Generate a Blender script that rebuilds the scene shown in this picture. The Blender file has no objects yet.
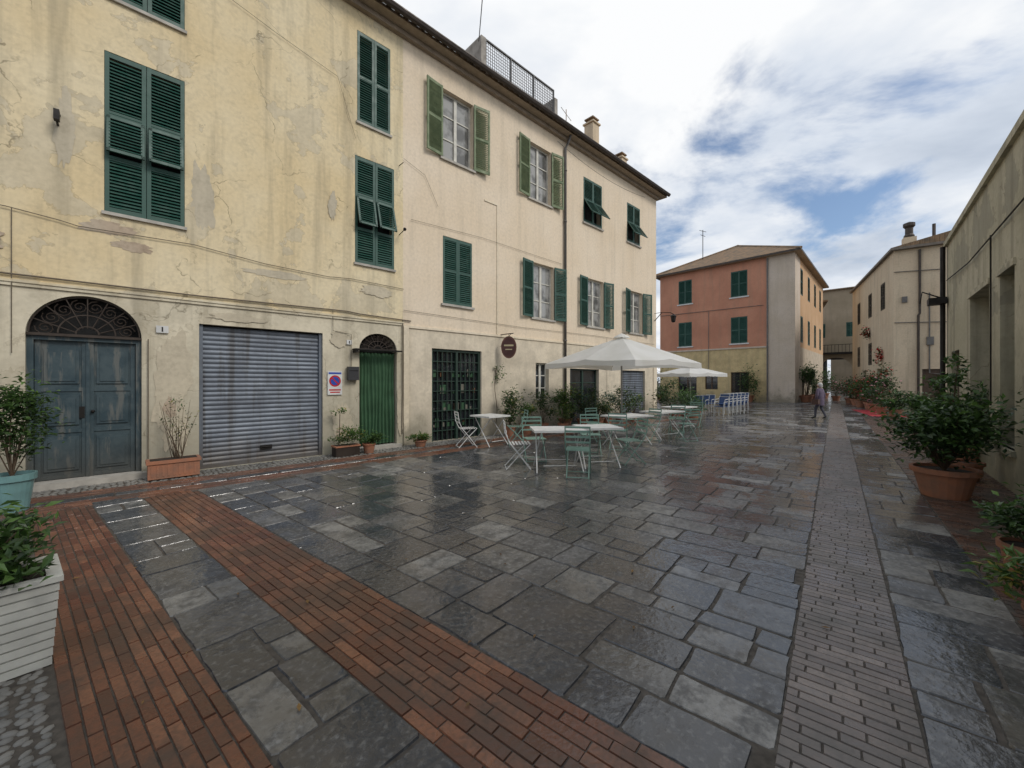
import bpy, math, random
from mathutils import Matrix, Vector
R=random.Random(7)
sc=bpy.context.scene
sc.view_settings.view_transform='Standard'; sc.view_settings.look='None'; sc.view_settings.exposure=0
# ------------------------------------------------------------------ mesh builder
class MB:
    def __init__(s): s.v=[];s.f=[];s.m=[];s.r=[]
    def add(s,vs,fs,mat=0,rnd=None,M=None):
        o=len(s.v)
        if M is not None: vs=[tuple(M@Vector(p)) for p in vs]
        s.v.extend(vs)
        if rnd is None: rnd=R.random()
        for f in fs:
            s.f.append(tuple(i+o for i in f)); s.m.append(mat); s.r.append(rnd)
    def box(s,x0,x1,y0,y1,z0,z1,mat=0,M=None,rnd=None):
        vs=[(x0,y0,z0),(x1,y0,z0),(x1,y1,z0),(x0,y1,z0),(x0,y0,z1),(x1,y0,z1),(x1,y1,z1),(x0,y1,z1)]
        s.add(vs,[(0,3,2,1),(4,5,6,7),(0,1,5,4),(1,2,6,5),(2,3,7,6),(3,0,4,7)],mat,rnd,M)
    def path(s,pts,r,mat=0,n=6,M=None,rnd=None):
        pts=[Vector(p) for p in pts]
        vs=[];fs=[];k=len(pts)
        rr=r if isinstance(r,(list,tuple)) else [r]*k
        for i,p in enumerate(pts):
            d=(pts[min(i+1,k-1)]-pts[max(i-1,0)])
            if d.length<1e-9: d=Vector((0,0,1))
            d.normalize()
            u=d.cross(Vector((0,0,1)))
            if u.length<.05: u=d.cross(Vector((1,0,0)))
            u.normalize(); w=d.cross(u)
            for j in range(n):
                a=2*math.pi*j/n
                vs.append(tuple(p+(u*math.cos(a)+w*math.sin(a))*rr[i]))
        for i in range(k-1):
            for j in range(n):
                fs.append((i*n+j,i*n+(j+1)%n,(i+1)*n+(j+1)%n,(i+1)*n+j))
        fs.append(tuple(range(n))[::-1]); fs.append(tuple(range((k-1)*n,k*n)))
        s.add(vs,fs,mat,rnd,M)
    def lathe(s,prof,c=(0,0,0),n=20,mat=0,M=None,rnd=None):
        vs=[];fs=[];k=len(prof)
        for r,z in prof:
            for j in range(n):
                a=2*math.pi*j/n
                vs.append((c[0]+r*math.cos(a),c[1]+r*math.sin(a),c[2]+z))
        for i in range(k-1):
            for j in range(n):
                fs.append((i*n+j,i*n+(j+1)%n,(i+1)*n+(j+1)%n,(i+1)*n+j))
        s.add(vs,fs,mat,rnd,M)
    def ball(s,c,rx,ry,rz,mat=0,n=12,k=8,M=None,rnd=None):
        vs=[];fs=[]
        for i in range(k+1):
            t=math.pi*i/k
            for j in range(n):
                a=2*math.pi*j/n
                vs.append((c[0]+rx*math.sin(t)*math.cos(a),c[1]+ry*math.sin(t)*math.sin(a),c[2]+rz*math.cos(t)))
        for i in range(k):
            for j in range(n): fs.append((i*n+j,(i+1)*n+j,(i+1)*n+(j+1)%n,i*n+(j+1)%n))
        s.add(vs,fs,mat,rnd,M)
    def build(s,name,mats,parent=None,F=None,smooth=False):
        me=bpy.data.meshes.new(name); me.from_pydata(s.v,[],s.f)
        for m in mats: me.materials.append(m)
        me.polygons.foreach_set('material_index',s.m)
        a=me.attributes.new('rnd','FLOAT','FACE'); a.data.foreach_set('value',s.r)
        if smooth: me.polygons.foreach_set('use_smooth',[True]*len(s.f))
        me.update()
        ob=bpy.data.objects.new(name,me); bpy.context.collection.objects.link(ob)
        if parent is not None:
            ob.parent=parent; ob.matrix_parent_inverse=Matrix.Translation(-parent.location)
        if F is not None: ob.matrix_basis=F
        return ob
def empty(name,loc=(0,0,0)):
    e=bpy.data.objects.new(name,None); e.location=loc; e.empty_display_size=.3
    bpy.context.collection.objects.link(e); return e
def frame(ox,oy,dx,dy,z=0):
    l=math.hypot(dx,dy); dx/=l; dy/=l
    return Matrix(((dx,-dy,0,ox),(dy,dx,0,oy),(0,0,1,z),(0,0,0,1)))
def T(x,y,z): return Matrix.Translation((x,y,z))
def RZ(a): return Matrix.Rotation(math.radians(a),4,'Z')
def RX(a): return Matrix.Rotation(math.radians(a),4,'X')
def RY(a): return Matrix.Rotation(math.radians(a),4,'Y')
# ------------------------------------------------------------------ materials
class NT:
    def __init__(s,name):
        s.mat=bpy.data.materials.new(name); s.mat.use_nodes=True; s.t=s.mat.node_tree
        s.b=s.t.nodes['Principled BSDF']; s.out=s.t.nodes['Material Output']
        s.oc=s.t.nodes.new('ShaderNodeTexCoord').outputs['Object']
    def n(s,ty,**kw):
        nd=s.t.nodes.new(ty)
        for k,v in kw.items():
            if k[0]=='_': setattr(nd,k[1:],v)
            else:
                key=int(k[1:]) if k[0]=='i' and k[1:].isdigit() else k
                s.set(nd.inputs[key],v)
        return nd
    def set(s,inp,v):
        if isinstance(v,bpy.types.NodeSocket): s.t.links.new(v,inp)
        else:
            if inp.type=='RGBA' and len(v)==3: v=(*v,1)
            inp.default_value=v
    def noise(s,scale,detail=3,rough=.55,vec=None,dist=0):
        nd=s.n('ShaderNodeTexNoise',Scale=scale,Detail=detail,Roughness=rough,Distortion=dist)
        s.set(nd.inputs['Vector'],vec or s.oc); return nd.outputs['Fac']
    def mr(s,v,a,b,c=0,d=1):
        nd=s.n('ShaderNodeMapRange'); s.set(nd.inputs[0],v)
        for i,x in enumerate((a,b,c,d)): s.set(nd.inputs[i+1],x)
        return nd.outputs[0]
    def mix(s,f,a,b,mode='MIX'):
        nd=s.n('ShaderNodeMix',_data_type='RGBA',_blend_type=mode)
        s.set(nd.inputs[0],f); s.set(nd.inputs[6],a); s.set(nd.inputs[7],b); return nd.outputs[2]
    def math(s,op,a,b=0.):
        nd=s.n('ShaderNodeMath',_operation=op); s.set(nd.inputs[0],a); s.set(nd.inputs[1],b); return nd.outputs[0]
    def scl(s,v):
        nd=s.n('ShaderNodeMapping'); s.set(nd.inputs[0],s.oc); nd.inputs['Scale'].default_value=v; return nd.outputs[0]
    def sep(s):
        return s.n('ShaderNodeSeparateXYZ',i0=s.oc).outputs
    def attr(s):
        return s.n('ShaderNodeAttribute',_attribute_name='rnd').outputs['Fac']
    def bump(s,h,st=.3,d=.01):
        nd=s.n('ShaderNodeBump',Strength=st,Distance=d); s.set(nd.inputs['Height'],h)
        s.set(s.b.inputs['Normal'],nd.outputs[0]); return nd.outputs[0]
    def col(s,v): s.set(s.b.inputs['Base Color'],v)
    def rough(s,v): s.set(s.b.inputs['Roughness'],v)
def simple(name,c,rough=.6,metal=0,var=.25,scale=6,bump=.1,c2=None,rv=.12):
    m=NT(name); f=m.noise(scale,4)
    c2=c2 or tuple(x*(1-var) for x in c)
    base=m.mix(m.mr(f,.35,.65),c,c2)
    base=m.mix(m.mr(m.attr(),0,1,0,var*.6),base,tuple(min(1,x*1.35) for x in c))
    m.col(base); m.rough(m.mr(f,.3,.7,max(0,rough-rv),min(1,rough+rv))); m.b.inputs['Metallic'].default_value=metal
    if bump>.12: m.bump(m.noise(scale*5,2),bump,.004)
    return m.mat
def plaster(name,c,c2,patch=None,pa=.58,low=None,zs=3.03,stain=(.16,.15,.11),sz=.9,streak=.25,bump=.35,blot=.28,cracks=True,sc1=.62):
    m=NT(name); z=m.sep()[2]
    big=m.noise(.45,3,.6); mid=m.noise(1.7,5,.62); fine=m.noise(14,3)
    col=m.mix(m.mr(big,.38,.62),c,c2)
    if low:
        zz=m.math('ADD',z,m.math('MULTIPLY',m.math('SUBTRACT',mid,.5),.25))
        col=m.mix(m.mr(zz,zs-.02,zs+.04),m.mix(m.mr(mid,.4,.6),low,tuple(x*.80 for x in low)),col)
    if patch:
        pn=m.noise(sc1,8,.6,dist=.25)
        pm=m.mr(pn,pa,pa+.008)
        col=m.mix(m.math('MULTIPLY',pm,.6),col,m.mix(m.mr(mid,.4,.62),patch,tuple(x*.78 for x in patch)))
        rim=m.math('MULTIPLY',m.mr(pn,pa-.006,pa),m.math('SUBTRACT',1,pm))
        col=m.mix(m.math('MULTIPLY',rim,.4),col,(.25,.2,.13))
    st=m.noise(1,4,.6,vec=m.scl((3.2,3.2,.22)))
    col=m.mix(m.math('MULTIPLY',m.mr(st,.5,.72),streak),col,(.25,.22,.16))
    bl=m.mr(m.noise(3.5,6,.7),.5,.72)
    col=m.mix(m.math('MULTIPLY',bl,blot),col,tuple(x*.6 for x in c))
    d=m.mr(m.math('ADD',z,m.math('MULTIPLY',m.math('SUBTRACT',mid,.5),3.4)),0,sz,1,0)
    col=m.mix(m.math('MULTIPLY',d,.7),col,stain)
    col=m.mix(m.mr(fine,.3,.7,0,.15),col,(.14,.12,.08))
    if cracks:
        vo=m.n('ShaderNodeTexVoronoi',_feature='DISTANCE_TO_EDGE',Scale=.5)
        wv=m.n('ShaderNodeVectorMath',_operation='ADD'); m.set(wv.inputs[0],m.oc)
        nn=m.n('ShaderNodeTexNoise',Scale=1.6,Detail=4.); m.set(nn.inputs['Vector'],m.oc); m.set(wv.inputs[1],nn.outputs['Color'])
        m.set(vo.inputs['Vector'],wv.outputs[0])
        cr=m.math('MULTIPLY',m.mr(vo.outputs['Distance'],0,.006,1,0),m.mr(mid,.46,.56))
        col=m.mix(m.math('MULTIPLY',cr,.6),col,(.10,.08,.05))
    m.col(col); m.rough(.92); m.b.inputs['Specular IOR Level'].default_value=.2
    m.bump(m.math('ADD',m.math('MULTIPLY',m.noise(14,2),.3),m.noise(1.7,2)),bump,.02)
    return m.mat
PA=plaster('plaster_old_yellow',(.77,.66,.45),(.72,.58,.35),patch=(.64,.57,.43),pa=.56,low=(.72,.65,.50),stain=(.25,.24,.19),sz=2.2,streak=.5,blot=.38,sc1=.8)
PB=plaster('plaster_cream',(.80,.68,.53),(.76,.63,.47),low=(.74,.65,.51),zs=2.95,sz=1.1,streak=.2,bump=.15,blot=.15,cracks=False)
PBtrim=plaster('plaster_trim',(.80,.70,.55),(.74,.64,.48),sz=.6,streak=.2,bump=.1,cracks=False)
PC=plaster('plaster_terracotta',(.60,.29,.19),(.50,.23,.15),streak=.3,low=(.66,.52,.28),zs=4.2,cracks=False)
PCq=plaster('plaster_beige',(.64,.55,.46),(.57,.48,.38),streak=.25,cracks=False)
PCs=plaster('plaster_orange',(.64,.42,.25),(.58,.36,.2),streak=.25,low=(.62,.52,.4),zs=4.2,cracks=False)
PE=plaster('plaster_sand',(.70,.58,.42),(.64,.51,.36),streak=.4,cracks=False)
PF=plaster('plaster_pale',(.54,.49,.36),(.44,.40,.28),patch=(.32,.30,.23),pa=.56,streak=.8,sz=2.4,bump=.4,blot=.4,stain=(.16,.16,.12))
PD=plaster('plaster_brownstone',(.40,.32,.23),(.32,.26,.18),streak=.4,cracks=False)
PEEL=plaster('bare_render',(.60,.53,.40),(.52,.46,.35),streak=.3,sz=.01,bump=.6,blot=.5,cracks=False)
PEELB=plaster('exposed_rubble',(.44,.33,.24),(.52,.44,.34),streak=.1,sz=.01,bump=1,blot=.7,cracks=False)
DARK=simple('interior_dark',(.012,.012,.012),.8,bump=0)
IRON=simple('wrought_iron',(.025,.022,.02),.55,.6)
SHG=simple('shutter_green_paint',(.016,.07,.052),.5,0,.4,7,.1,c2=(.035,.085,.065))
SHO=simple('shutter_olive_paint',(.17,.21,.11),.6,0,.35,7,.1,c2=(.10,.14,.07))
def doormat():
    m=NT('door_blue_paint'); a=m.noise(4,6,.65); b=m.noise(1,4,.6,vec=m.scl((9,9,1.2)))
    col=m.mix(m.mr(a,.4,.6),(.024,.048,.06),(.048,.075,.085)); col=m.mix(m.mr(b,.54,.62,0,.8),col,(.12,.125,.115)); col=m.mix(m.mr(m.sep()[2],.1,.7,.7,0),col,(.06,.055,.045))
    m.col(col); m.rough(m.mr(a,.3,.7,.4,.7)); m.bump(m.noise(20,2),.3,.004); return m.mat
DOORM=doormat()
WHITE=simple('white_paint',(.66,.66,.64),.5,0,.2)
CHGR=simple('chair_green_paint',(.20,.33,.27),.45,0,.3)
def steelmat():
    m=NT('galvanised_steel'); a=m.noise(2.2,5,.65); b=m.noise(1,4,.6,vec=m.scl((7,7,.5)))
    col=m.mix(m.mr(a,.38,.62),(.15,.175,.21),(.11,.125,.15)); col=m.mix(m.mr(m.attr(),0,1,0,.3),col,(.21,.235,.275))
    col=m.mix(m.mr(b,.50,.64,0,.65),col,(.06,.055,.05)); col=m.mix(m.mr(m.math('ADD',m.sep()[2],m.math('MULTIPLY',a,.8)),.3,1.0,.8,0),col,(.10,.075,.05))
    m.col(col); m.rough(m.mr(a,.3,.7,.45,.65)); m.b.inputs['Metallic'].default_value=.25; return m.mat
STEEL=steelmat()
GREYP=simple('grey_pipe',(.16,.15,.14),.5,.3)
TERR=simple('terracotta_pot',(.34,.14,.075),.75,0,.5,6,.3,c2=(.22,.12,.08))
TEAL=simple('teal_glaze',(.16,.30,.30),.35)
PLW=simple('white_plastic',(.60,.60,.55),.5,0,.3,5)
SOIL=simple('soil',(.03,.02,.014),.95)
GUT=simple('gutter_copper',(.07,.055,.045),.5,.4)
FRAMEW=simple('window_frame',(.62,.6,.53),.5)
FRAMEB=simple('window_frame_brown',(.08,.045,.025),.5)
STONE=simple('sill_stone',(.45,.42,.37),.8,0,.3)
def glass(name,c,rough=.06):
    m=NT(name); f=m.noise(2.2,3)
    m.col(m.mix(m.mr(f,.45,.6),c,tuple(x*.35 for x in c))); m.rough(rough); m.b.inputs['Specular IOR Level'].default_value=.8
    m.bump(m.noise(1.5,2),.08,.02); return m.mat
GLD=glass('glass_dark',(.02,.024,.028)); GLC=glass('glass_curtained',(.30,.30,.29),.1)
def leafmat(name,a,b,tr=.25):
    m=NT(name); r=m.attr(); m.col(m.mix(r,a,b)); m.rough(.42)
    t=m.n('ShaderNodeBsdfTranslucent'); m.set(t.inputs[0],m.mix(r,tuple(x*1.2 for x in a),tuple(x*1.6 for x in b)))
    x=m.n('ShaderNodeMixShader'); x.inputs[0].default_value=tr
    m.t.links.new(m.b.outputs[0],x.inputs[1]); m.t.links.new(t.outputs[0],x.inputs[2]); m.t.links.new(x.outputs[0],m.out.inputs[0]); return m.mat
LF1=leafmat('leaves_dark',(.014,.035,.010),(.06,.12,.03)); LF2=leafmat('leaves_mid',(.03,.07,.015),(.12,.22,.05))
LF3=leafmat('leaves_bluegreen',(.03,.07,.05),(.09,.17,.11)); LFR=leafmat('petals_red',(.45,.01,.02),(.7,.04,.05)); LFY=leafmat('leaves_yellowing',(.14,.16,.03),(.35,.28,.06))
LFP=leafmat('petals_pink',(.6,.15,.25),(.8,.5,.5)); LFB=leafmat('leaves_fallen',(.10,.05,.02),(.28,.16,.05))
STEM=simple('woody_stem',(.09,.06,.035),.8)
def tilemat():
    m=NT('roof_tiles'); w=m.n('ShaderNodeTexWave',_wave_type='BANDS',_bands_direction='X',Scale=2.2,Distortion=.6); m.set(w.inputs['Vector'],m.oc)
    f=m.noise(3,5); m.col(m.mix(m.mr(f,.35,.65),(.32,.20,.11),(.16,.12,.08))); m.rough(.85); m.bump(w.outputs['Fac'],.9,.06); return m.mat
TILE=tilemat()
def slatemat():
    m=NT('slate_paving'); r=m.attr(); a=m.noise(.7,4,.6); b=m.noise(5.5,6,.7); c=m.noise(26,4,.6)
    base=m.n('ShaderNodeValToRGB'); m.set(base.inputs[0],r); e=base.color_ramp.elements
    e[0].color=(.055,.060,.072,1); e[1].color=(.29,.285,.27,1)
    for p_,c_ in ((.35,(.095,.102,.115,1)),(.6,(.14,.142,.15,1)),(.82,(.19,.18,.16,1))):
        q=base.color_ramp.elements.new(p_); q.color=c_
    col=m.mix(m.mr(b,.42,.58,0,.8),base.outputs[0],(.055,.054,.053))
    col=m.mix(m.mr(c,.52,.68,0,.5),col,(.33,.33,.32)); col=m.mix(m.mr(c,.44,.34,0,.4),col,(.035,.035,.035))
    col=m.mix(m.mr(m.noise(1.9,5,.6),.55,.68,0,.4),col,(.14,.115,.085))
    wet=m.mr(m.math('ADD',m.math('MULTIPLY',a,.70),m.math('ADD',m.math('MULTIPLY',b,.26),m.math('MULTIPLY',r,.10))),.52,.60,1,0)
    col=m.mix(m.math('MULTIPLY',wet,.5),col,(.030,.032,.037))
    m.col(col); m.rough(m.math('ADD',m.mr(wet,0,1,.40,.10),m.math('MULTIPLY',m.math('SUBTRACT',b,.47),.55)))
    m.b.inputs['Specular IOR Level'].default_value=.65
    m.bump(m.math('ADD',m.noise(4.5,3,.6),m.math('MULTIPLY',c,.35)),.6,.010); return m.mat
SLATE=slatemat()
def brickmat(name,c0,c1,c2,dirt):
    m=NT(name); r=m.attr(); b=m.noise(2.5,5,.62); c=m.noise(40,2)
    base=m.n('ShaderNodeValToRGB'); m.set(base.inputs[0],r); e=base.color_ramp.elements
    e[0].color=(*c0,1); e[1].color=(*c2,1); x=base.color_ramp.elements.new(.5); x.color=(*c1,1)
    col=m.mix(m.mr(b,.45,.68),base.outputs[0],dirt); col=m.mix(m.mr(c,.4,.7,0,.4),col,tuple(q*.7 for q in dirt))
    mo=m.mr(m.noise(.8,5,.65),.46,.66); col=m.mix(m.math('MULTIPLY',mo,.6),col,dirt)
    m.col(col); m.rough(m.mr(b,.35,.65,.20,.5)); m.bump(m.math('ADD',b,c),.4,.006); return m.mat
BRICK=brickmat('paving_brick',(.095,.040,.026),(.17,.064,.036),(.25,.108,.06),(.085,.052,.036))
BRICKG=brickmat('worn_brick',(.12,.09,.078),(.17,.13,.11),(.23,.18,.15),(.13,.12,.11))
JOINT=simple('joint_earth',(.085,.072,.058),.75,0,.5,20,.2)
PEB=simple('pebbles',(.20,.19,.17),.6,0,.6,1.5,.1,c2=(.09,.09,.085))
# ------------------------------------------------------------------ sky / sun / camera
w=bpy.data.worlds.new("World"); sc.world=w; w.use_nodes=True; nt=w.node_tree; nt.nodes.clear()
def wn(ty,**kw):
    nd=nt.nodes.new(ty)
    for k,v in kw.items():
        if k[0]=='_': setattr(nd,k[1:],v); continue
        key=int(k[1:]) if k[0]=='i' and k[1:].isdigit() else k
        if isinstance(v,bpy.types.NodeSocket): nt.links.new(v,nd.inputs[key])
        else: nd.inputs[key].default_value=v
    return nd
SUN_EL,SUN_AZ=42,118   # azimuth clockwise from +Y
tc=wn('ShaderNodeTexCoord').outputs['Generated']
sx=wn('ShaderNodeSeparateXYZ',i0=tc).outputs
den=wn('ShaderNodeMath',_operation='ADD',i0=wn('ShaderNodeMath',_operation='MAXIMUM',i0=sx[2],i1=0.).outputs[0],i1=.16).outputs[0]
px=wn('ShaderNodeMath',_operation='DIVIDE',i0=sx[0],i1=den).outputs[0]
py=wn('ShaderNodeMath',_operation='DIVIDE',i0=sx[1],i1=den).outputs[0]
cv=wn('ShaderNodeCombineXYZ',i0=px,i1=py,i2=.35).outputs[0]
n1=wn('ShaderNodeTexNoise',Vector=cv,Scale=1.35,Detail=7.,Roughness=.58,Distortion=.3).outputs['Fac']
n2=wn('ShaderNodeTexNoise',Vector=cv,Scale=1.1,Detail=6.,Roughness=.55,Distortion=.2).outputs['Fac']
dp=wn('ShaderNodeVectorMath',_operation='DOT_PRODUCT',i0=tc,i1=(.43,.83,.36)).outputs['Value']
gap=wn('ShaderNodeMapRange',i0=dp,i1=.94,i2=.995,i3=0.,i4=.14).outputs[0]
cov=wn('ShaderNodeMath',_operation='SUBTRACT',i0=n1,i1=gap).outputs[0]
mask=wn('ShaderNodeMapRange',_interpolation_type='SMOOTHSTEP',i0=cov,i1=.29,i2=.44,i3=0.,i4=1.).outputs[0]
rp=wn('ShaderNodeValToRGB',i0=n2); el=rp.color_ramp.elements
el[0].position=.33; el[0].color=(.46,.53,.64,1); el[1].position=.62; el[1].color=(.98,.99,1.0,1)
x=rp.color_ramp.elements.new(.48); x.color=(.70,.76,.85,1)
sky=wn('ShaderNodeTexSky',_sky_type='NISHITA',_sun_disc=False,_sun_elevation=math.radians(SUN_EL),_sun_rotation=math.radians(SUN_AZ),_ozone_density=2.)
b1=wn('ShaderNodeBackground',Color=sky.outputs[0],Strength=.14)
b2=wn('ShaderNodeBackground',Color=rp.outputs[0],Strength=1.0)
mx=wn('ShaderNodeMixShader',i0=mask,i1=b1.outputs[0],i2=b2.outputs[0])
wn('ShaderNodeOutputWorld',Surface=mx.outputs[0])
sl=bpy.data.lights.new('sun','SUN'); sl.energy=1.5; sl.angle=math.radians(18); sl.color=(1,.95,.88)
so=bpy.data.objects.new('sun',sl); bpy.context.collection.objects.link(so)
az=math.radians(SUN_AZ); e_=math.radians(SUN_EL)
sd=Vector((math.sin(az)*math.cos(e_),math.cos(az)*math.cos(e_),math.sin(e_)))
so.rotation_euler=sd.to_track_quat('Z','Y').to_euler(); so.location=(0,0,30)
cam=bpy.data.cameras.new('camera'); co=bpy.data.objects.new('camera',cam); bpy.context.collection.objects.link(co); sc.camera=co
cam.sensor_width=36; cam.lens=36*405/1024; cam.shift_y=-3/1024; cam.clip_end=2000; cam.clip_start=.05
co.location=(0,0,1.6); co.rotation_euler=(math.radians(90),0,0)
# ------------------------------------------------------------------ GROUND
g=MB(); g.add([(-400,-400,-.007),(400,-400,-.007),(400,400,-.007),(-400,400,-.007)],[(0,1,2,3)]); g.build('ground',[JOINT])
PAV=frame(0,0,.624,.7815)
LFD=(.7254,.6884); LFO=(-5.6,7.28)
UF=frame(*LFO,*LFD); UFi=UF.inverted()
def wdist(u,v):
    p=UFi@(PAV@Vector((u,v,0))); return p.x,-p.y
FO=Vector((6.93,5.5,0)); FDd=Vector((.6521,.7581,0))
def inright(u,v):
    p=PAV@Vector((u,v,0))-FO; return -(FDd.y*p.x-FDd.x*p.y)
def slab(mb,x0,x1,y0,y1,gap,bev,z,drop,jit,mat=0,rnd=None,tilt=0):
    g2=gap/2
    x0+=g2;x1-=g2;y0+=g2;y1-=g2
    J=lambda:R.uniform(-jit,jit)
    c=[(x0+J(),y0+J()),(x1+J(),y0+J()),(x1+J(),y1+J()),(x0+J(),y1+J())]
    if rnd is None: rnd=R.random()
    if bev>.005:   # stone slab: irregular hewn outline
        pts=[]
        for k in range(4):
            a=c[k];b=c[(k+1)%4]; L=math.hypot(b[0]-a[0],b[1]-a[1]); n=max(1,int(L/.11)); nx,ny=(b[1]-a[1])/L,-(b[0]-a[0])/L
            for i in range(n):
                t=(i+(0.12 if i==0 else 0))/n; o=R.uniform(-.009,.003) if i else -.005
                pts.append((a[0]+(b[0]-a[0])*t+nx*o,a[1]+(b[1]-a[1])*t+ny*o))
            pts.append((b[0]-(b[0]-a[0])*.04,b[1]-(b[1]-a[1])*.04))
    else: pts=c
    cx=(x0+x1)/2;cy=(y0+y1)/2;n=len(pts);tx=R.uniform(-tilt,tilt);ty=R.uniform(-tilt,tilt)
    vs=[(a,b,z-drop) for a,b in pts]
    for a,b in pts:
        dx,dy=cx-a,cy-b; X=a+bev*(1 if dx>0 else -1)*min(1,abs(dx)/.02);Y=b+bev*(1 if dy>0 else -1)*min(1,abs(dy)/.02)
        vs.append((X,Y,z+tx*(X-cx)+ty*(Y-cy)))
    mb.add(vs,[tuple(range(n,2*n))]+[(i,(i+1)%n,n+(i+1)%n,n+i) for i in range(n)],mat,rnd)
def slabs(mb,u0,u1,v0,v1,ok=None,rw=(.27,.54),ln=(.24,.72),split=.45):
    u=u0
    while u<u1-.02:
        wd=R.uniform(*rw)
        if u+wd>u1-.15: wd=u1-u
        v=v0-R.uniform(0,.3)
        while v<v1:
            L=R.uniform(*ln); a=max(v,v0); b=min(v+L,v1)
            if v1-b<.15: b=v1;L=b-v+.001
            if b-a>.08 and (ok is None or ok((u+wd/2),(a+b)/2)):
                q=lambda x0,x1,y0,y1: slab(mb,x0,x1,y0,y1,.006,.006,R.uniform(-.002,.003),.012,.009,0,None,.008)
                if wd>.42 and R.random()<split:
                    s_=u+wd*R.uniform(.38,.62); q(u,s_,a,b)
                    if b-a>.5 and R.random()<.6:
                        t_=a+(b-a)*R.uniform(.35,.65); q(s_,u+wd,a,t_); q(s_,u+wd,t_,b)
                    else: q(s_,u+wd,a,b)
                else: q(u,u+wd,a,b)
            v+=L
        u+=wd
def bricks(mb,x0,x1,y0,y1,bl=.24,bw=.062,ok=None,along='y',mat=0,z=0):
    a0,a1,b0,b1=(y0,y1,x0,x1) if along=='y' else (x0,x1,y0,y1)
    nb=max(1,round((b1-b0)/bw)); bw=(b1-b0)/nb
    for i in range(nb):
        b=b0+i*bw; a=a0-(bl/2 if i%2 else 0)-R.uniform(0,.05)
        while a<a1:
            L=bl*R.uniform(.85,1.1); s=max(a,a0); e=min(a+L,a1)
            if e-s>.03:
                X=(b,b+bw,s,e) if along=='y' else (s,e,b,b+bw)
                if ok is None or ok((X[0]+X[1])/2,(X[2]+X[3])/2):
                    slab(mb,*X,.004,.0035,z+R.uniform(-.002,.002),.010,.0015,mat,None,.012)
            a+=L
def infield(u,v):
    t,d=wdist(u,v)
    return d>1.62 or t>17.6
m=MB()
slabs(m,1.76,37,.2,8.6,infield)
slabs(m,19,37,8.6,14)
slabs(m,.7,1.18,.2,8.6,lambda u,v:wdist(u,v)[1]>1.6,rw=(.48,.48),ln=(.32,.6),split=.4)
slabs(m,-2,45,-.95,-.31,rw=(.26,.55),ln=(.31,.64),split=.3)
slabs(m,37,75,-3.5,4)
slabs(m,24,37,-6,-.95)
m.build('slate_pavement',[SLATE],None,PAV)
m=MB()
bricks(m,.17,.7,.2,7.6,ok=lambda u,v:wdist(u,v)[1]>1.6)
bricks(m,1.18,1.76,.2,8,ok=lambda u,v:wdist(u,v)[1]>1.6)
m.build('brick_paving_bands',[BRICK],None,PAV)
m=MB()
bricks(m,1.76,16,-.31,.2)
bricks(m,16,37,-.31,.2,bw=.12,bl=.26)
m.build('brick_gutter_strip',[BRICKG],None,PAV)
m=MB()
bricks(m,.0,24,-2.4,-.95,ok=lambda u,v:inright(u,v)>.0 or u<3,bw=.065)
m.build('brick_footpath',[brickmat('damp_brick',(.06,.035,.028),(.12,.06,.042),(.19,.105,.075),(.06,.05,.042))],None,PAV)
m=MB()
for (a,b) in ((-1.6,-1.22),(-1.0,-.6)): bricks(m,-3.2,17.5,a,b,along='x')
m.build('brick_kerb_course',[BRICK],None,UF)
m=MB()
x=-3.2
while x<17.5:
    L=R.uniform(.4,.8); slab(m,x,x+L,-1.22,-1.0,.008,.006,R.uniform(0,.003),.012,.004,0,None,.005); x+=L
m.build('slate_kerb_course',[SLATE],None,UF)
def pebbles(mb,x0,x1,y0,y1,s,ok=None):
    y=y0
    while y<y1:
        x=x0
        while x<x1:
            X=x+R.uniform(-.3,.3)*s;Y=y+R.uniform(-.3,.3)*s
            if ok is None or ok(X,Y):
                r=s*R.uniform(.38,.56); h=r*R.uniform(.3,.5); a=R.uniform(0,3);el=R.uniform(1,1.3);n=7;vs=[]
                for rr,zz in ((1,-.012),(.82,h*.6),(.4,h)):
                    for j in range(n):
                        t=2*math.pi*j/n; p=rr*r*math.cos(t)*el;q=rr*r*math.sin(t)/el
                        vs.append((X+p*math.cos(a)-q*math.sin(a),Y+p*math.sin(a)+q*math.cos(a),-.008+zz))
                fs=[(i*n+j,i*n+(j+1)%n,(i+1)*n+(j+1)%n,(i+1)*n+j) for i in range(2) for j in range(n)]+[tuple(range(2*n,3*n))]
                mb.add(vs,fs)
            x+=s
        y+=s*.9
m=MB(); pebbles(m,-2.2,.15,1.2,6,.055,ok=lambda u,v:wdist(u,v)[1]>1.62)
m.build('pebble_cobbles',[PEB],None,PAV,True)
m=MB(); pebbles(m,-3.2,17.3,-.58,-.02,.075)
m.build('pebble_verge',[PEB],None,UF,True)
m=MB()
for i in range(170):
    u=R.uniform(0,14); v=R.choice((R.uniform(-2,-.9),R.uniform(-2,7),R.uniform(.1,6)))
    a=R.uniform(0,6.3); L=R.uniform(.012,.03); z=.009
    d=(math.cos(a)*L,math.sin(a)*L); s=(-d[1]*.4,d[0]*.4)
    m.add([(u-d[0],v-d[1],z),(u+s[0],v+s[1],z+.006),(u+d[0],v+d[1],z+.003),(u-s[0],v-s[1],z+.005)],[(0,1,2),(0,2,3)])
m.build('fallen_leaves',[LFB],None,PAV)
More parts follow.
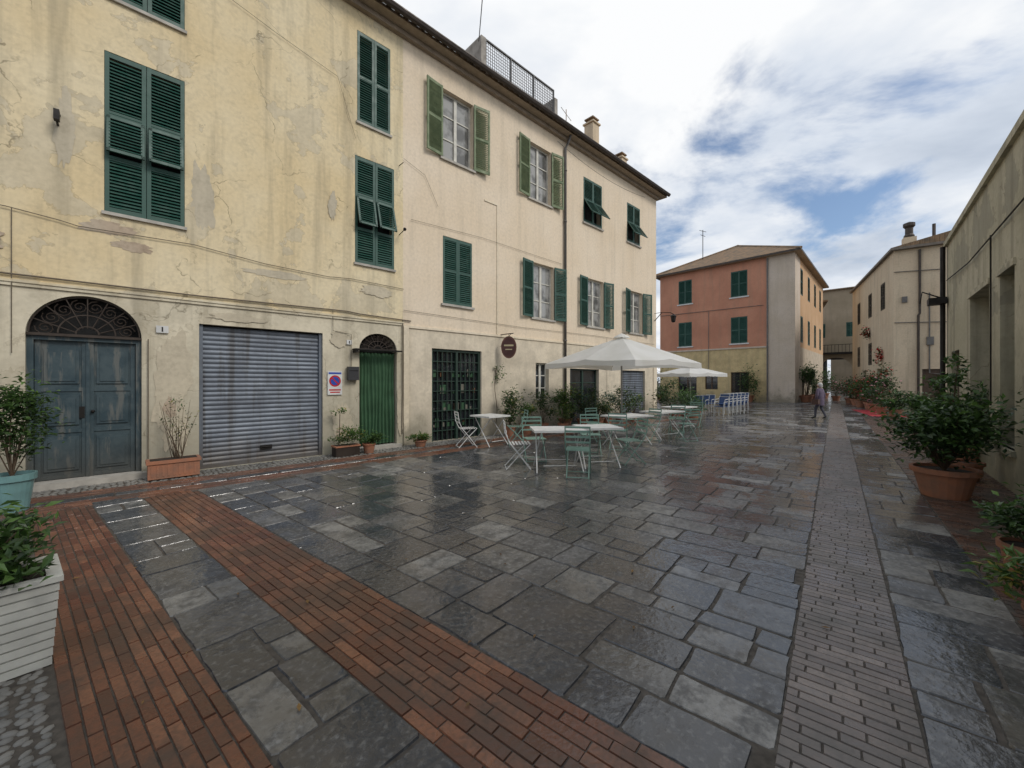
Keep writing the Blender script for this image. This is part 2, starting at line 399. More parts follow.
# ------------------------------------------------------------------ BUILDING HELPERS
def wall(mb,x0,x1,z0,z1,holes,mat=0,depth=.25,y=0):
    xs=sorted({x0,x1,*[h[0] for h in holes],*[h[1] for h in holes]}); zs=sorted({z0,z1,*[h[2] for h in holes],*[h[3] for h in holes]})
    xs=[a for a in xs if x0<=a<=x1]; zs=[a for a in zs if z0<=a<=z1]
    for i in range(len(xs)-1):
        for j in range(len(zs)-1):
            cx=(xs[i]+xs[i+1])/2;cz=(zs[j]+zs[j+1])/2
            if any(h[0]<cx<h[1] and h[2]<cz<h[3] for h in holes): continue
            mb.add([(xs[i],y,zs[j]),(xs[i+1],y,zs[j]),(xs[i+1],y,zs[j+1]),(xs[i],y,zs[j+1])],[(0,1,2,3)],mat)
    for h in holes:
        a,b,c,d=h[:4]; D=y+depth
        mb.add([(a,y,c),(b,y,c),(b,y,d),(a,y,d),(a,D,c),(b,D,c),(b,D,d),(a,D,d)],[(0,4,5,1),(1,5,6,2),(2,6,7,3),(3,7,4,0)],mat)
def leaf(mb,M,w,h,mat=0,pitch=.055,flap=None,fa=0,mid=(.5,)):
    st=.055; t0,t1=-.036,0
    mb.box(0,st,t0,t1,0,h,mat,M); mb.box(w-st,w,t0,t1,0,h,mat,M)
    rails=[0.0,h-.08]+[h*q-.035 for q in mid]
    for r in rails: mb.box(st,w-st,t0+.003,t1-.003,r,r+.075,mat,M)
    def slats(z0,z1,MM):
        z=z0
        while z<z1-.02:
            S=MM@T(0,-.018,z+pitch/2)@RX(-38+R.uniform(-4,4))
            mb.box(st-.005,w-st+.005,-.004,.004,-pitch*.52,pitch*.52,mat,S,R.random()); z+=pitch
    if flap:
        f0,f1=flap[0]*h,flap[1]*h
        slats(.08,f0-.04,M); slats(f1+.04,h-.08,M)
        H=M@T(0,-.036,f1)@RX(-fa)@T(0,0,-f1)
        mb.box(st*.4,st*1.2,-.03,0,f0,f1,mat,H); mb.box(w-st*1.2,w-st*.4,-.03,0,f0,f1,mat,H)
        mb.box(st*.4,w-st*.4,-.03,0,f0,f0+.05,mat,H); mb.box(st*.4,w-st*.4,-.03,0,f1-.05,f1,mat,H)
        slats(f0+.05,f1-.05,H)
    else: slats(.08,h-.08,M)
def shut_closed(mb,x0,x1,z0,z1,mat=0,pitch=.055,flap=None,fa=0,mid=(.5,)):
    w=(x1-x0)/2-.008
    leaf(mb,T(x0+.004,.03,z0+.01)@RZ(-R.uniform(0,1.5)),w,z1-z0-.02,mat,pitch,flap,fa,mid); leaf(mb,T(x0+w+.012,.03,z0+.01),w,z1-z0-.02,mat,pitch,flap,fa+2,mid)
def shut_open(mb,x0,x1,z0,z1,mat=0,ang=8,pitch=.055):
    w=(x1-x0)/2; ang+=R.uniform(-4,4)
    leaf(mb,T(x0,-.03,z0)@RZ(180+ang)@T(0,.036,0),w-.01,z1-z0,mat,pitch); leaf(mb,T(x1,-.03,z0)@RZ(-ang-3),w-.01,z1-z0,mat,pitch)
def window(mb,x0,x1,z0,z1,d=.18,fm=0,gm=1,bars=2):
    f=.055
    mb.box(x0,x0+f,d-.05,d,z0,z1,fm); mb.box(x1-f,x1,d-.05,d,z0,z1,fm)
    mb.box(x0+f,x1-f,d-.05,d,z0,z0+f,fm); mb.box(x0+f,x1-f,d-.05,d,z1-f,z1,fm)
    c=(x0+x1)/2; mb.box(c-.045,c+.045,d-.06,d-.004,z0+f,z1-f,fm)
    for i in range(bars):
        z=z0+(z1-z0)*(i+1)/(bars+1); mb.box(x0+f,c-.045,d-.042,d-.01,z-.015,z+.015,fm); mb.box(c+.045,x1-f,d-.042,d-.01,z-.015,z+.015,fm)
    mb.add([(x0,d-.02,z0),(x1,d-.02,z0),(x1,d-.02,z1),(x0,d-.02,z1)],[(0,1,2,3)],gm)
def lunette(mbw,mbi,x0,x1,zs,zt,wm=0,im=0):
    c=(x0+x1)/2;a=(x1-x0)/2;b=zt-zs;n=16
    for sgn in (-1,1):
        pts=[(c+sgn*a*math.cos(math.pi/2*i/n),zs+b*math.sin(math.pi/2*i/n)) for i in range(n+1)]
        for i in range(n):
            p,q=pts[i],pts[i+1]
            vs=[(p[0],.0,p[1]),(q[0],.0,q[1]),(q[0],.0,zt),(p[0],.0,zt)]
            if sgn>0: vs=vs[::-1]
            mbw.add(vs,[(0,1,2,3)],wm)
            mbw.add([(p[0],0,p[1]),(q[0],0,q[1]),(q[0],.25,q[1]),(p[0],.25,p[1])],[(0,1,2,3)],wm)
    y=.05
    for k in (.96,.5,.2):
        mbi.path([(c+a*k*math.cos(math.pi*i/24),y,zs+.03+(b-.03)*k*math.sin(math.pi*i/24)) for i in range(25)],.012,im,5)
    for i in range(1,8):
        t=math.pi*i/8; mbi.path([(c+a*.2*math.cos(t),y,zs+b*.2*math.sin(t)),(c+a*.96*math.cos(t),y,zs+b*.96*math.sin(t))],.009,im,5)
    for i in range(8):
        t=math.pi*(i+.5)/8; cx=c+a*.72*math.cos(t);cz=zs+b*.72*math.sin(t)+.01; s=b*.17
        mbi.path([(cx+s*(1-j/22)*math.cos(j*.62+t),y,cz+s*(1-j/22)*math.sin(j*.62+t)) for j in range(20)],.008,im,4)
    mbi.box(x0,x1,y-.02,y+.02,zs-.02,zs+.02,im)
def peel(mb,cx,cz,rx,rz,mat,y=-.0025,n=110,seed=1):
    rr=random.Random(seed); K=22; ph=[rr.uniform(0,6.3) for _ in range(K)]; am=[rr.uniform(.3,1) for _ in range(K)]
    pts=[]
    for i in range(n):
        a=2*math.pi*i/n; k=.85
        for q in range(K): k+=.34*am[q]*math.sin((q+1)*a+ph[q])/(q+1)**.85*.7
        k=max(.18,k+rr.uniform(-.03,.03)); pts.append((cx+rx*k*math.cos(a),y,cz+rz*k*math.sin(a)))
    mb.add(pts+[(cx,y,cz)],[(i,(i+1)%n,n) for i in range(n)],mat)
# ------------------------------------------------------------------ A: OLD YELLOW TOWNHOUSE
A=empty('old_plaster_townhouse',(LFO[0],LFO[1],0)); H=10.2
wl=MB(); ir=MB(); sh=MB(); wi=MB()
holesA=[(-1.22,-.22,4.3,6.87),(-1.2,-.22,7.75,10.0),(2.85,3.66,7.53,9.62),(2.8,3.76,4.3,6.75),(-2.03,-.78,0,2.92),(-.02,2.1,0,2.63),(2.9,3.83,0,2.72),(-6.2,-5.2,4.3,6.8)]
wall(wl,-9,4.0,-.1,H,holesA)
lunette(wl,ir,-2.03,-.78,2.30,2.92,0); lunette(wl,ir,2.9,3.83,2.34,2.72,0)
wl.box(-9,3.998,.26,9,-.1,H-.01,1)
wl.build('walls',[PA,DARK],A,UF)
pm=MB()
for i,(a,b,c_,d_,mt) in enumerate(((.0,4.9,.20,.65,0),(-1.25,4.04,.34,.13,1),(-.85,3.82,.3,.09,1),(-1.62,5.4,.14,.6,0),(1.1,3.74,.6,.09,0),
      (-.42,1.6,.30,.9,0),(-.36,.8,.2,.5,0),(-.42,1.15,.09,.2,1),(2.5,.75,.26,.5,0),(2.48,.5,.12,.22,1),(-2.6,1.2,.4,.8,0),(3.3,3.7,.5,.13,0),(2.3,5.4,.10,.35,0),(.5,2.8,.5,.09,0),(-2.5,3.6,.35,.22,1),(3.9,.8,.12,.6,0),(2.5,2.55,.25,.2,0))):
    peel(pm,a,b,c_,d_,mt,y=-.002-.0011*i,seed=i+3)
pm.build('peeled_plaster_patches',[PEEL,PEELB],A,UF)
shut_closed(sh,-1.22,-.22,4.3,6.87,flap=(.36,.60),fa=9,mid=(.34,.62)); shut_closed(sh,-1.2,-.22,7.75,10.0)
shut_closed(sh,2.85,3.66,7.53,9.62,mid=(.5,)); shut_closed(sh,2.8,3.76,4.3,6.75,flap=(.34,.62),fa=14,mid=(.32,.64)); shut_closed(sh,-6.2,-5.2,4.3,6.8)
sh.build('louvred_shutters',[SHG],A,UF)
ir.build('lunette_ironwork',[simple('rusty_iron',(.06,.045,.035),.6,.4)],A,UF)
s_=MB()
for a,b,z in ((-1.22,-.22,4.3),(-1.2,-.22,7.75),(2.85,3.66,7.53),(2.8,3.76,4.3)): s_.box(a-.03,b+.03,-.045,.03,z-.05,z,0)
s_.box(-9,4.0,-.045,.002,3.02,3.06,1); s_.box(-9,4.0,-.028,.002,2.97,3.02,1)
s_.box(-2.09,-.72,-.16,.25,-.05,.09,0); s_.box(2.84,3.9,-.14,.25,-.05,.07,0)
s_.build('sills_and_string_course',[STONE,PA],A,UF)
d=MB(); z0,z1=.09,2.3
d.box(-2.03,-1.96,.08,.2,z0,z1); d.box(-.85,-.78,.08,.2,z0,z1); d.box(-1.96,-.85,.08,.2,z1-.08,z1)
for x0,x1 in ((-1.955,-1.41),(-1.40,-.855)):
    d.box(x0,x1,.15,.19,z0,z1-.08)
    for a,b in ((.16,.78),(.86,1.42),(1.5,2.12)):
        d.box(x0,x1,.135,.15,a-.06,a)
        d.box(x0+.09,x1-.09,.128,.15,a+.06,b-.04); d.box(x0+.13,x1-.13,.115,.128,a+.10,b-.08)
    d.box(x0,x0+.06,.13,.15,z0,z1-.08); d.box(x1-.06,x1,.13,.15,z0,z1-.08)
d.box(-1.425,-1.385,.11,.13,z0,z1-.08)
d.ball((-1.35,.10,1.12),.025,.03,.025,1); d.box(-1.5,-1.44,.12,.13,1.02,1.2,1)
d.build('entrance_door',[DOORM,IRON],A,UF)
gm=MB(); n=30; z0,z1=.02,2.60; pts=[]
for i in range(n*6+1):
    z=z0+(z1-z0)*i/(n*6); ph=(i%6)/6; pts.append((.11-.018*abs(math.sin(math.pi*ph)),z))
for i in range(len(pts)-1):
    a,b=pts[i],pts[i+1]; gm.add([(.03,a[0],a[1]),(2.05,a[0],a[1]),(2.05,b[0],b[1]),(.03,b[0],b[1])],[(0,1,2,3)],0,(i//6*37%10)/10)
gm.box(-.02,.04,.05,.17,0,2.63,0); gm.box(2.04,2.1,.05,.17,0,2.63,0); gm.box(.04,2.04,.07,.12,0.0,.07,0)
gm.box(.95,1.15,.06,.09,.25,.33,1); gm.path([(.98,.05,.3),(1.05,.03,.3),(1.12,.05,.3)],.008,1)
gm.build('garage_roller_shutter',[STEEL,IRON],A,UF)
c=MB(); vs=[];fs=[];NX=90;NZ=10
for i in range(NX+1):
    for j in range(NZ+1):
        s=i/NX; z=2.27-j*2.17/NZ; amp=.018+.02*j/NZ
        vs.append((2.93+.87*s+.01*math.sin(j*.7+s*9),.11+amp*math.sin(s*62+.25*math.sin(j*.6))+.01*math.sin(s*23+j*.3),z))
for i in range(NX):
    for j in range(NZ): fs.append((i*(NZ+1)+j,i*(NZ+1)+j+1,(i+1)*(NZ+1)+j+1,(i+1)*(NZ+1)+j))
c.add(vs,fs,0,.4); c.path([(2.9,.1,2.28),(3.83,.1,2.28)],.012,1,rnd=.5)
c.build('green_door_curtain',[simple('curtain_green',(.045,.115,.055),.8,0,.35,3),IRON],A,UF,True)
c=MB(); c.box(2.72,3.86,-.22,-.03,2.30,2.33,0); c.box(2.74,2.8,-.2,-.03,2.24,2.3,0)
c.build('door_canopy',[IRON],A,UF)
c=MB(); c.box(2.6,2.84,-.13,-.03,1.62,1.92,0); c.box(2.62,2.82,-.134,-.13,1.82,1.84,1); c.build('mailbox',[simple('mailbox_grey',(.07,.07,.075),.4,.4),DARK],A,UF)
c=MB(); c.box(-.6,-.44,-.036,-.024,2.42,2.54,0); c.box(2.6,2.72,-.036,-.024,2.42,2.52,0); c.box(-.53,-.51,-.039,-.036,2.44,2.52,1); c.box(2.65,2.67,-.039,-.036,2.44,2.5,1)
c.build('house_number_plates',[WHITE,DARK],A,UF)
c=MB()
c.path([(-1.71,0,5.45),(-1.71,-.12,5.45),(-1.71,-.16,5.5)],.015); c.box(-1.74,-1.68,-.22,-.12,5.45,5.6,0); c.path([(-1.71,0,5.6),(-1.71,-.06,5.6)],.03)
c.path([(3.9,0,5.2),(3.9,-.25,5.25)],.01); c.ball((3.9,-.27,5.26),.04,.04,.04); c.path([(3.9,0,6.9),(3.9,-.2,6.9)],.01)
c.build('wall_bracket_lamp',[IRON],A,UF)
s_=MB(); s_.box(2.19,2.50,-.034,-.025,1.30,1.82,0)
def disc(mb,cx,cz,r,y,mat,n=28):
    mb.add([(cx+r*math.cos(2*math.pi*i/n),y,cz+r*math.sin(2*math.pi*i/n)) for i in range(n)],[tuple(range(n))],mat)
disc(s_,2.345,1.60,.125,-.036,1); disc(s_,2.345,1.60,.092,-.038,2); s_.box(-.095,.095,-.0405,-.039,-.014,.014,1,T(2.345,0,1.60)@RY(45))
s_.box(2.21,2.48,-.036,-.034,1.75,1.79,2); s_.box(2.22,2.47,-.036,-.034,1.39,1.42,1); s_.box(2.24,2.45,-.036,-.034,1.34,1.365,1)
s_.build('no_parking_sign',[WHITE,simple('sign_red',(.5,.02,.02),.4),simple('sign_blue',(.03,.08,.4),.4)],A,UF)
c=MB()
def cable(pts,r=.011,mat=0,y=-.035): c.path([(p[0],y,p[1]) for p in pts],r,mat,5)
cable([(-9,4.1),(-2.2,4.08),(-1.7,4.02),(-1.5,3.98),(-.1,4.02),(1,3.9),(2.2,3.86),(2.7,3.9),(4.0,3.87)],.007)
cable([(-9,3.14),(-2,3.13),(0,3.12),(2.6,3.16),(2.9,3.13),(4.2,3.1)],.014)
cable([(-2.15,4.08),(-2.15,2.0)],.006); cable([(3.97,3.1),(3.97,1.9),(3.95,.3)],.012); cable([(2.3,3.15),(2.3,2.7),(2.7,2.65),(2.7,1.93)],.007)
cable([(-.7,2.3),(-.7,.3)],.008)
cable([(-.2,8.9),(1.2,8.55),(2.4,8.3),(2.8,7.1)],.004)
cable([(4.2,5.65),(6.5,5.75),(10.1,5.7)],.005); cable([(4.0,7.1),(4.6,6.9),(5.0,6.2)],.004)
cable([(4.0,3.35),(8.2,3.3),(12,3.34),(16.8,3.3)],.006); cable([(12.9,3.3),(12.9,.8)],.006)
c.build('facade_cables',[simple('cable_brown',(.16,.13,.09),.7)],A,UF)
# ------------------------------------------------------------------ B: CREAM TOWNHOUSE
B=empty('cream_townhouse',(1,13,0)); XE=17.05
wl=MB(); sh=MB(); wi=MB()
W1=[(5.17,6.15,3.68,5.5),(8.62,9.7,3.68,5.5),(11.6,12.7,3.68,5.5),(14.65,15.75,3.68,5.5)]
W2=[(5.13,6.19,7.58,9.45),(8.47,9.55,7.55,9.4),(11.4,12.6,7.55,9.25),(14.47,15.55,7.55,9.22)]
G=[(4.83,6.5,0,2.46),(8.8,9.45,.95,2.2),(10.6,12.4,0,2.05),(14.0,16.0,0,2.05)]
wall(wl,4.0,XE,-.1,H,W1+W2+G)
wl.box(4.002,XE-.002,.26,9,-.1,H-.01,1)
wl.add([(XE,0,-.1),(XE,9,-.1),(XE,9,H),(XE,0,H)],[(0,1,2,3)],0)
wl.build('walls',[PB,DARK],B,UF)
shut_closed(sh,5.17,6.15,3.68,5.5)
for q in W1[1:]: shut_open(sh,*q,0,9)
shut_closed(sh,11.4,12.6,7.55,9.25,flap=(.1,.5),fa=32,mid=(.52,)); shut_closed(sh,14.47,15.55,7.55,9.22,flap=(.1,.5),fa=32,mid=(.52,))
for q in W2[:2]: shut_open(sh,*q,1,10)
sh.build('louvred_shutters',[SHG,SHO],B,UF)
for q in W1[1:]: window(wi,*q)
for q in W2[:2]: window(wi,*q,gm=1)
wi.build('casement_windows',[FRAMEW,GLC,GLD],B,UF)
wi=MB(); window(wi,8.8,9.45,.95,2.2,gm=2,fm=0); window(wi,10.6,12.4,.0,2.05,gm=2,fm=1,bars=3)
wi.build('shop_windows',[FRAMEW,simple('dark_green_frame',(.02,.05,.035),.5),GLD],B,UF)
s_=MB()
for q in W1+W2: s_.box(q[0]-.06,q[1]+.06,-.06,.05,q[2]-.06,q[2],0)
s_.box(4.0,XE,-.03,.002,2.93,2.99,1)
s_.box(4.0,4.14,-.045,.002,0,2.93,1); s_.box(16.75,XE+.03,-.032,.002,0,2.93,1)
for a,b,c_,d_ in ((7.08,7.13,3.0,6.9),(6.6,7.08,6.86,6.91)): s_.box(a,b,-.022,.002,c_,d_,1)
s_.build('sills_and_trim',[STONE,PBtrim],B,UF)
d=MB(); x0,x1=4.83,6.5
d.box(x0,x0+.07,.06,.14,0,2.46); d.box(x1-.07,x1,.06,.14,0,2.46); d.box(x0+.07,x1-.07,.06,.14,2.39,2.46); d.box(5.63,5.70,.05,.13,0,2.39)
for i in range(1,10):
    X=x0+.07+(x1-x0-.14)*i/10
    if abs(X-5.665)>.05: d.box(X-.011,X+.011,.08,.105,.0,2.39)
for j in range(1,9):
    z=2.39*j/9; d.box(x0+.07,5.63,.075,.11,z-.011,z+.011); d.box(5.70,x1-.07,.075,.11,z-.011,z+.011)
d.add([(x0,.135,0),(x1,.135,0),(x1,.135,2.46),(x0,.135,2.46)],[(0,1,2,3)],1)
for i in range(45):
    X=R.uniform(x0+.1,x1-.2);Z=R.choice((.35,.8,1.25,1.7))+R.uniform(0,.02);s=R.uniform(.04,.12); yy=.112+i*.0003; d.box(X,X+s,yy,.134,Z,Z+s*R.uniform(.8,2.4),R.choice((2,3,3,4)))
d.build('shop_door',[simple('shop_frame',(.02,.045,.032),.5),GLD,simple('goods_warm',(.16,.07,.03),.6),simple('goods_green',(.03,.09,.04),.6),simple('goods_pale',(.16,.15,.12),.6)],B,UF)
d=MB()
for i in range(26):
    z=.02+2.0*i/26; d.add([(14.0,.1,z),(16.0,.1,z),(16.0,.078,z+.04),(14.0,.078,z+.04)],[(0,1,2,3)]); d.add([(14.0,.078,z+.04),(16.0,.078,z+.04),(16.0,.1,z+2/26),(14.0,.1,z+2/26)],[(0,1,2,3)])
d.build('roller_shutter',[STEEL],B,UF)
d=MB(); d.path([(10.3,-.3,H+.05),(10.28,-.15,H-.25),(10.25,-.07,H-.4),(10.25,-.07,.2)],.045,0,10)
for z in (1,3,5.2,7.2,9): d.path([(10.25,-.07,z),(10.25,-.07,z+.05)],.06,0,10)
d.build('downpipe',[GREYP],B,UF,True)
d=MB(); SM=T(7.25,-.36,2.60)@RZ(-48)
d.path([(7.25,0,3.0),(7.25,-.55,3.0)],.014,1); d.path([(7.25,0,2.65),(7.25,-.45,2.99)],.008,1)
for k,(rr,yy,mm) in enumerate(((1,0.02,0),(1,-.02,0),(.86,-.024,2))):
    d.add([(.23*rr*math.cos(2*math.pi*i/24),yy,.33*rr*math.sin(2*math.pi*i/24)) for i in range(24)],[tuple(range(24))],mm,None,SM)
d.add([(.23*math.cos(2*math.pi*i/24),yy,.33*math.sin(2*math.pi*i/24)) for yy in (-.02,.02) for i in range(24)],[(i,(i+1)%24,24+(i+1)%24,24+i) for i in range(24)],0,None,SM)
d.box(-.14,.14,-.028,-.025,.03,.08,3,SM); d.box(-.1,.1,-.028,-.025,-.08,-.05,3,SM); d.path([(7.25,-.36,2.92),(7.25,-.36,3.0)],.008,1)
d.build('oval_hanging_sign',[simple('sign_wood',(.13,.05,.03),.5),IRON,simple('sign_maroon',(.07,.02,.015),.5),simple('sign_letter',(.5,.42,.25),.5)],B,UF)
d=MB(); d.path([(16.9,0,4.4),(16.9,-.35,4.75),(16.9,-.75,4.7),(16.9,-.9,4.62)],.018); d.path([(16.9,0,4.75),(16.9,-.35,4.76)],.012)
d.lathe([(.02,.12),(.14,.02),(.12,0),(.09,-.22),(.04,-.26),(0,-.26)],(16.9,-.9,4.5),8,0)
d.build('wall_lantern',[IRON],B,UF)
rf=MB()
a,b=-9.3,XE+.35
prof=[(-.36,H+.0),(-.36,H+.08),(4.5,H+1.2),(9.4,H+.1),(9.4,H+.0)]
vs=[(x,y,z) for x in (a,b) for y,z in prof]; k=5
rf.add(vs,[(i,i+1,k+i+1,k+i) for i in range(k-1)]+[(4,0,5,9),(0,1,2,3,4)[::-1],(5,6,7,8,9)],0)
rf.add([(a,-.37,H-.004),(b,-.37,H-.004),(b,0,H-.004),(a,0,H-.004)],[(0,1,2,3)],1)
rf.box(-9.3,XE+.1,-.12,-.003,H-.12,H-.007,1)
X=a
while X<b: rf.path([(X,-.38,H+.105),(X,.6,H+.33)],.06,0,8); X+=.22
rf.build('tiled_roof',[TILE,simple('eave_board',(.34,.27,.2),.8)],B,UF)
gt=MB(); vs=[];n=8
for x in (-9.3,XE+.38):
    for i in range(n+1):
        t=math.pi+math.pi*i/n; vs.append((x,-.45+.075*math.cos(t),H+.11+.09*math.sin(t)))
gt.add(vs,[(i,i+1,n+2+i,n+1+i) for i in range(n)]); gt.box(-9.3,XE+.38,-.535,-.52,H+.095,H+.125); gt.build('eave_gutter',[GUT],B,UF)
t=MB(); TM=T(0,-.05,H+.15)
t.box(6.45,9.85,0,.1,0,.38,1,TM); t.box(6.45,6.62,0,2.6,0,1.25,1,TM); t.box(9.7,9.85,0,2.6,0,1.0,1,TM)
x=6.66
while x<9.7: t.box(x,x+.012,.04,.055,.38,1.22,0,TM); x+=.085
z=.44
while z<1.2: t.box(6.62,9.7,.042,.053,z,z+.01,0,TM); z+=.09
t.box(6.62,9.7,.02,.075,1.22,1.26,0,TM)
for x in (6.63,7.65,8.67,9.66): t.box(x,x+.04,.02,.075,.38,1.22,0,TM)
t.build('terrace_railing',[simple('railing_grey',(.10,.10,.10),.5,.3),simple('terrace_parapet',(.36,.33,.29),.85,0,.4)],B,UF)
t=MB()
for x,y,h,w_ in ((12.5,.35,1.75,.42),(14.9,.5,1.3,.4)):
    t.box(x,x+w_,y,y+w_,H+.1,H+h,0); t.box(x-.05,x+w_+.05,y-.05,y+w_+.05,H+h,H+h+.06,0); t.box(x+.08,x+w_-.08,y+.08,y+w_-.08,H+h+.06,H+h+.2,1); t.box(x,x+w_,y,y+w_,H+h+.2,H+h+.25,1)
t.path([(11,.5,H),(11,.5,H+1.6)],.015,1); t.path([(10.7,.5,H+1.55),(11.3,.5,H+1.3)],.01,1)
t.build('chimneys',[PE,TILE],B,UF)
# ------------------------------------------------------------------ C: TERRACOTTA HOUSE
C=empty('terracotta_house',(20.6,29.5,0)); HC=11.0
CF=frame(13.5,36.9,7.1,-7.4); CS=frame(20.6,29.5,10.8,11.4); LC=10.25; LS=15.7
def cx(t): return LC-t
hC=[(cx(8.55),cx(7.4),8.3,10.35),(cx(8.55),cx(7.4),4.6,6.7),(cx(4.3),cx(3.1),8.3,10.35),(cx(4.3),cx(3.1),4.6,6.7),(cx(4.3),cx(3.0),0,2.3),(cx(8.6),cx(7),0,2.4),(cx(6.3),cx(5.3),0.9,2.3)]
m=MB(); wall(m,0,LC-1.8,-.1,HC,hC); m.add([(LC-1.8,0,-.1),(LC,0,-.1),(LC,0,HC),(LC-1.8,0,HC)],[(0,1,2,3)],1)
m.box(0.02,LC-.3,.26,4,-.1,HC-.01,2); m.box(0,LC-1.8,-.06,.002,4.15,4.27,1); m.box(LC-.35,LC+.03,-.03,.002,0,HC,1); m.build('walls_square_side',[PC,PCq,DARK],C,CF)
hS=[(a,a+1.1,z,z+2.05) for a in (2.4,6.0,9.6,13.0) for z in (4.6,8.3)]+[(3,4.2,0,2.4),(8,10,0,2.6)]
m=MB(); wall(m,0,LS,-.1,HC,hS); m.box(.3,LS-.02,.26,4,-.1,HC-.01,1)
m.build('walls_street_side',[PCs,DARK],C,CS)
m=MB(); m.box(0,2.2,-.012,.0,0,HC,0); m.build('quoin_panel',[PCq],C,CS)
m=MB()
for h in hC[:4]: shut_closed(m,*h,pitch=.09)
m.build('shutters',[SHG],C,CF)
m=MB()
for i,h in enumerate(hS[:8]): shut_closed(m,*h,pitch=.1)
m.build('shutters_street_side',[SHG],C,CS)
m=MB(); window(m,*hC[4],gm=1,fm=0); window(m,*hC[5],gm=1,fm=0); window(m,*hC[6],gm=1,fm=0)
for h in hC[:4]: m.box(h[0]-.12,h[1]+.12,-.06,.0,h[2]-.1,h[2],2)
m.path([(LC-1.72,-.07,HC-.1),(LC-1.72,-.07,.1)],.055,3,8)
m.path([(-.0,-.05,7.5),(LC-2,-.05,7.4)],.02,3,5); m.path([(cx(6),-.05,7.4),(cx(6),-.05,2.6)],.02,3,5)
m.build('doors_and_trim',[FRAMEB,GLD,WHITE,GREYP],C,CF)
m=MB(); o=.45
P=[Vector((13.5,36.9)),Vector((20.6,29.5)),Vector((31.4,40.9)),Vector((24.3,48.3))]
f=Vector((.6927,-.722)); s=Vector((.688,.726))
Q=[P[0]-f*o-s*o,P[1]+f*o-s*o,P[2]+f*o+s*o,P[3]-f*o+s*o]
r1=(P[0]+P[1])/2+s*5.1; r2=(P[2]+P[3])/2-s*5.1
vs=[(q.x,q.y,HC+.0) for q in Q]+[(q.x,q.y,HC+.14) for q in Q]+[(r1.x,r1.y,HC+2.9),(r2.x,r2.y,HC+2.9)]
m.add(vs,[(0,1,2,3)],1); m.add(vs,[(0,1,5,4),(1,2,6,5),(2,3,7,6),(3,0,4,7)],2); m.add(vs,[(4,5,8),(5,6,9,8),(6,7,9),(7,4,8,9)],0)
m.path([tuple(vs[8]),tuple(vs[9])],.12,0); m.path([vs[8],vs[5]],.1,0); m.path([vs[8],vs[4]],.1,0)
m.path([(17.2,36.5,HC+1),(17.2,36.5,HC+4.2)],.03,3); m.path([(16.8,36.3,HC+4.1),(17.6,36.7,HC+4.1)],.02,3); m.path([(16.9,36.3,HC+3.7),(17.5,36.7,HC+3.7)],.02,3)
m.build('hipped_roof',[TILE,simple('soffit',(.4,.3,.2),.8),GUT,IRON],C)
D=empty('archway_house',(45,50,0))
DF=frame(37.8,55.2,.72,-.69); m=MB(); LD=15
hD=[(3.0,3.9,7.2,9),(6,6.9,7.2,9)]
AX0,AX1,AZ=3.4,6.6,3.0; ar=(AX1-AX0)/2
wall(m,0,LD,-.1,13.2,hD+[(AX0,AX1,-.1,AZ+ar)],depth=3.0)
for sg in (-1,1):
    for i in range(12):
        t0,t1=math.pi/2*i/12,math.pi/2*(i+1)/12; c_=(AX0+AX1)/2
        p=(c_+sg*ar*math.cos(t0),AZ+ar*math.sin(t0)); q=(c_+sg*ar*math.cos(t1),AZ+ar*math.sin(t1))
        m.add([(p[0],0,p[1]),(q[0],0,q[1]),(q[0],0,AZ+ar),(p[0],0,AZ+ar)],[(0,1,2,3)],0)
m.box(-.1,LD+.1,-.3,3,13.2,13.35,1); m.box(0,AX0-.02,3.02,7,-.1,13.1,2); m.box(AX1+.02,LD,3.02,7,-.1,13.1,2); m.box(AX0-.02,AX1+.02,3.02,7,AZ+ar+.02,13.1,2)
m.box(AX0-.5,AX1+.5,16,17,-.1,9,0)
m.build('walls',[PD,TILE,DARK],D,DF)
m=MB(); shut_closed(m,3.0,3.9,7.2,9,pitch=.12); shut_closed(m,6,6.9,7.2,9,pitch=.12); m.box(2.2,8.0,-1.6,-.02,5.0,5.2,1)
for i in range(17): m.box(2.2+i*.35,2.24+i*.35,-1.6,-1.57,5.2,6.1,1)
m.box(2.2,8.0,-1.6,-1.57,6.1,6.16,1); m.box(2.3,3.3,-1.2,-.05,2.6,2.9,2); m.box(6.8,8.2,-1.2,-.05,2.4,2.8,2)
m.build('shutters_and_balcony',[SHG,IRON,simple('awning_red',(.3,.06,.04),.8)],D,DF)
D2=empty('brown_row_house',(35,46,0)); m=MB(); D2F=frame(31.42,40.92,8.5,13.2)
hh=[(a,a+1.1,z,z+1.8) for a in (2,6,10) for z in (4.2,7.2)]+[(4,5.5,0,2.5)]
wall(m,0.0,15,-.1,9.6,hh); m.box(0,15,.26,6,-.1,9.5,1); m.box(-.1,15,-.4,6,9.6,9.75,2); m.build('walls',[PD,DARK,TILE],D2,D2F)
m=MB(); [shut_closed(m,*h,pitch=.12) for h in hh[:6]]; m.build('shutters',[SHG],D2,D2F)
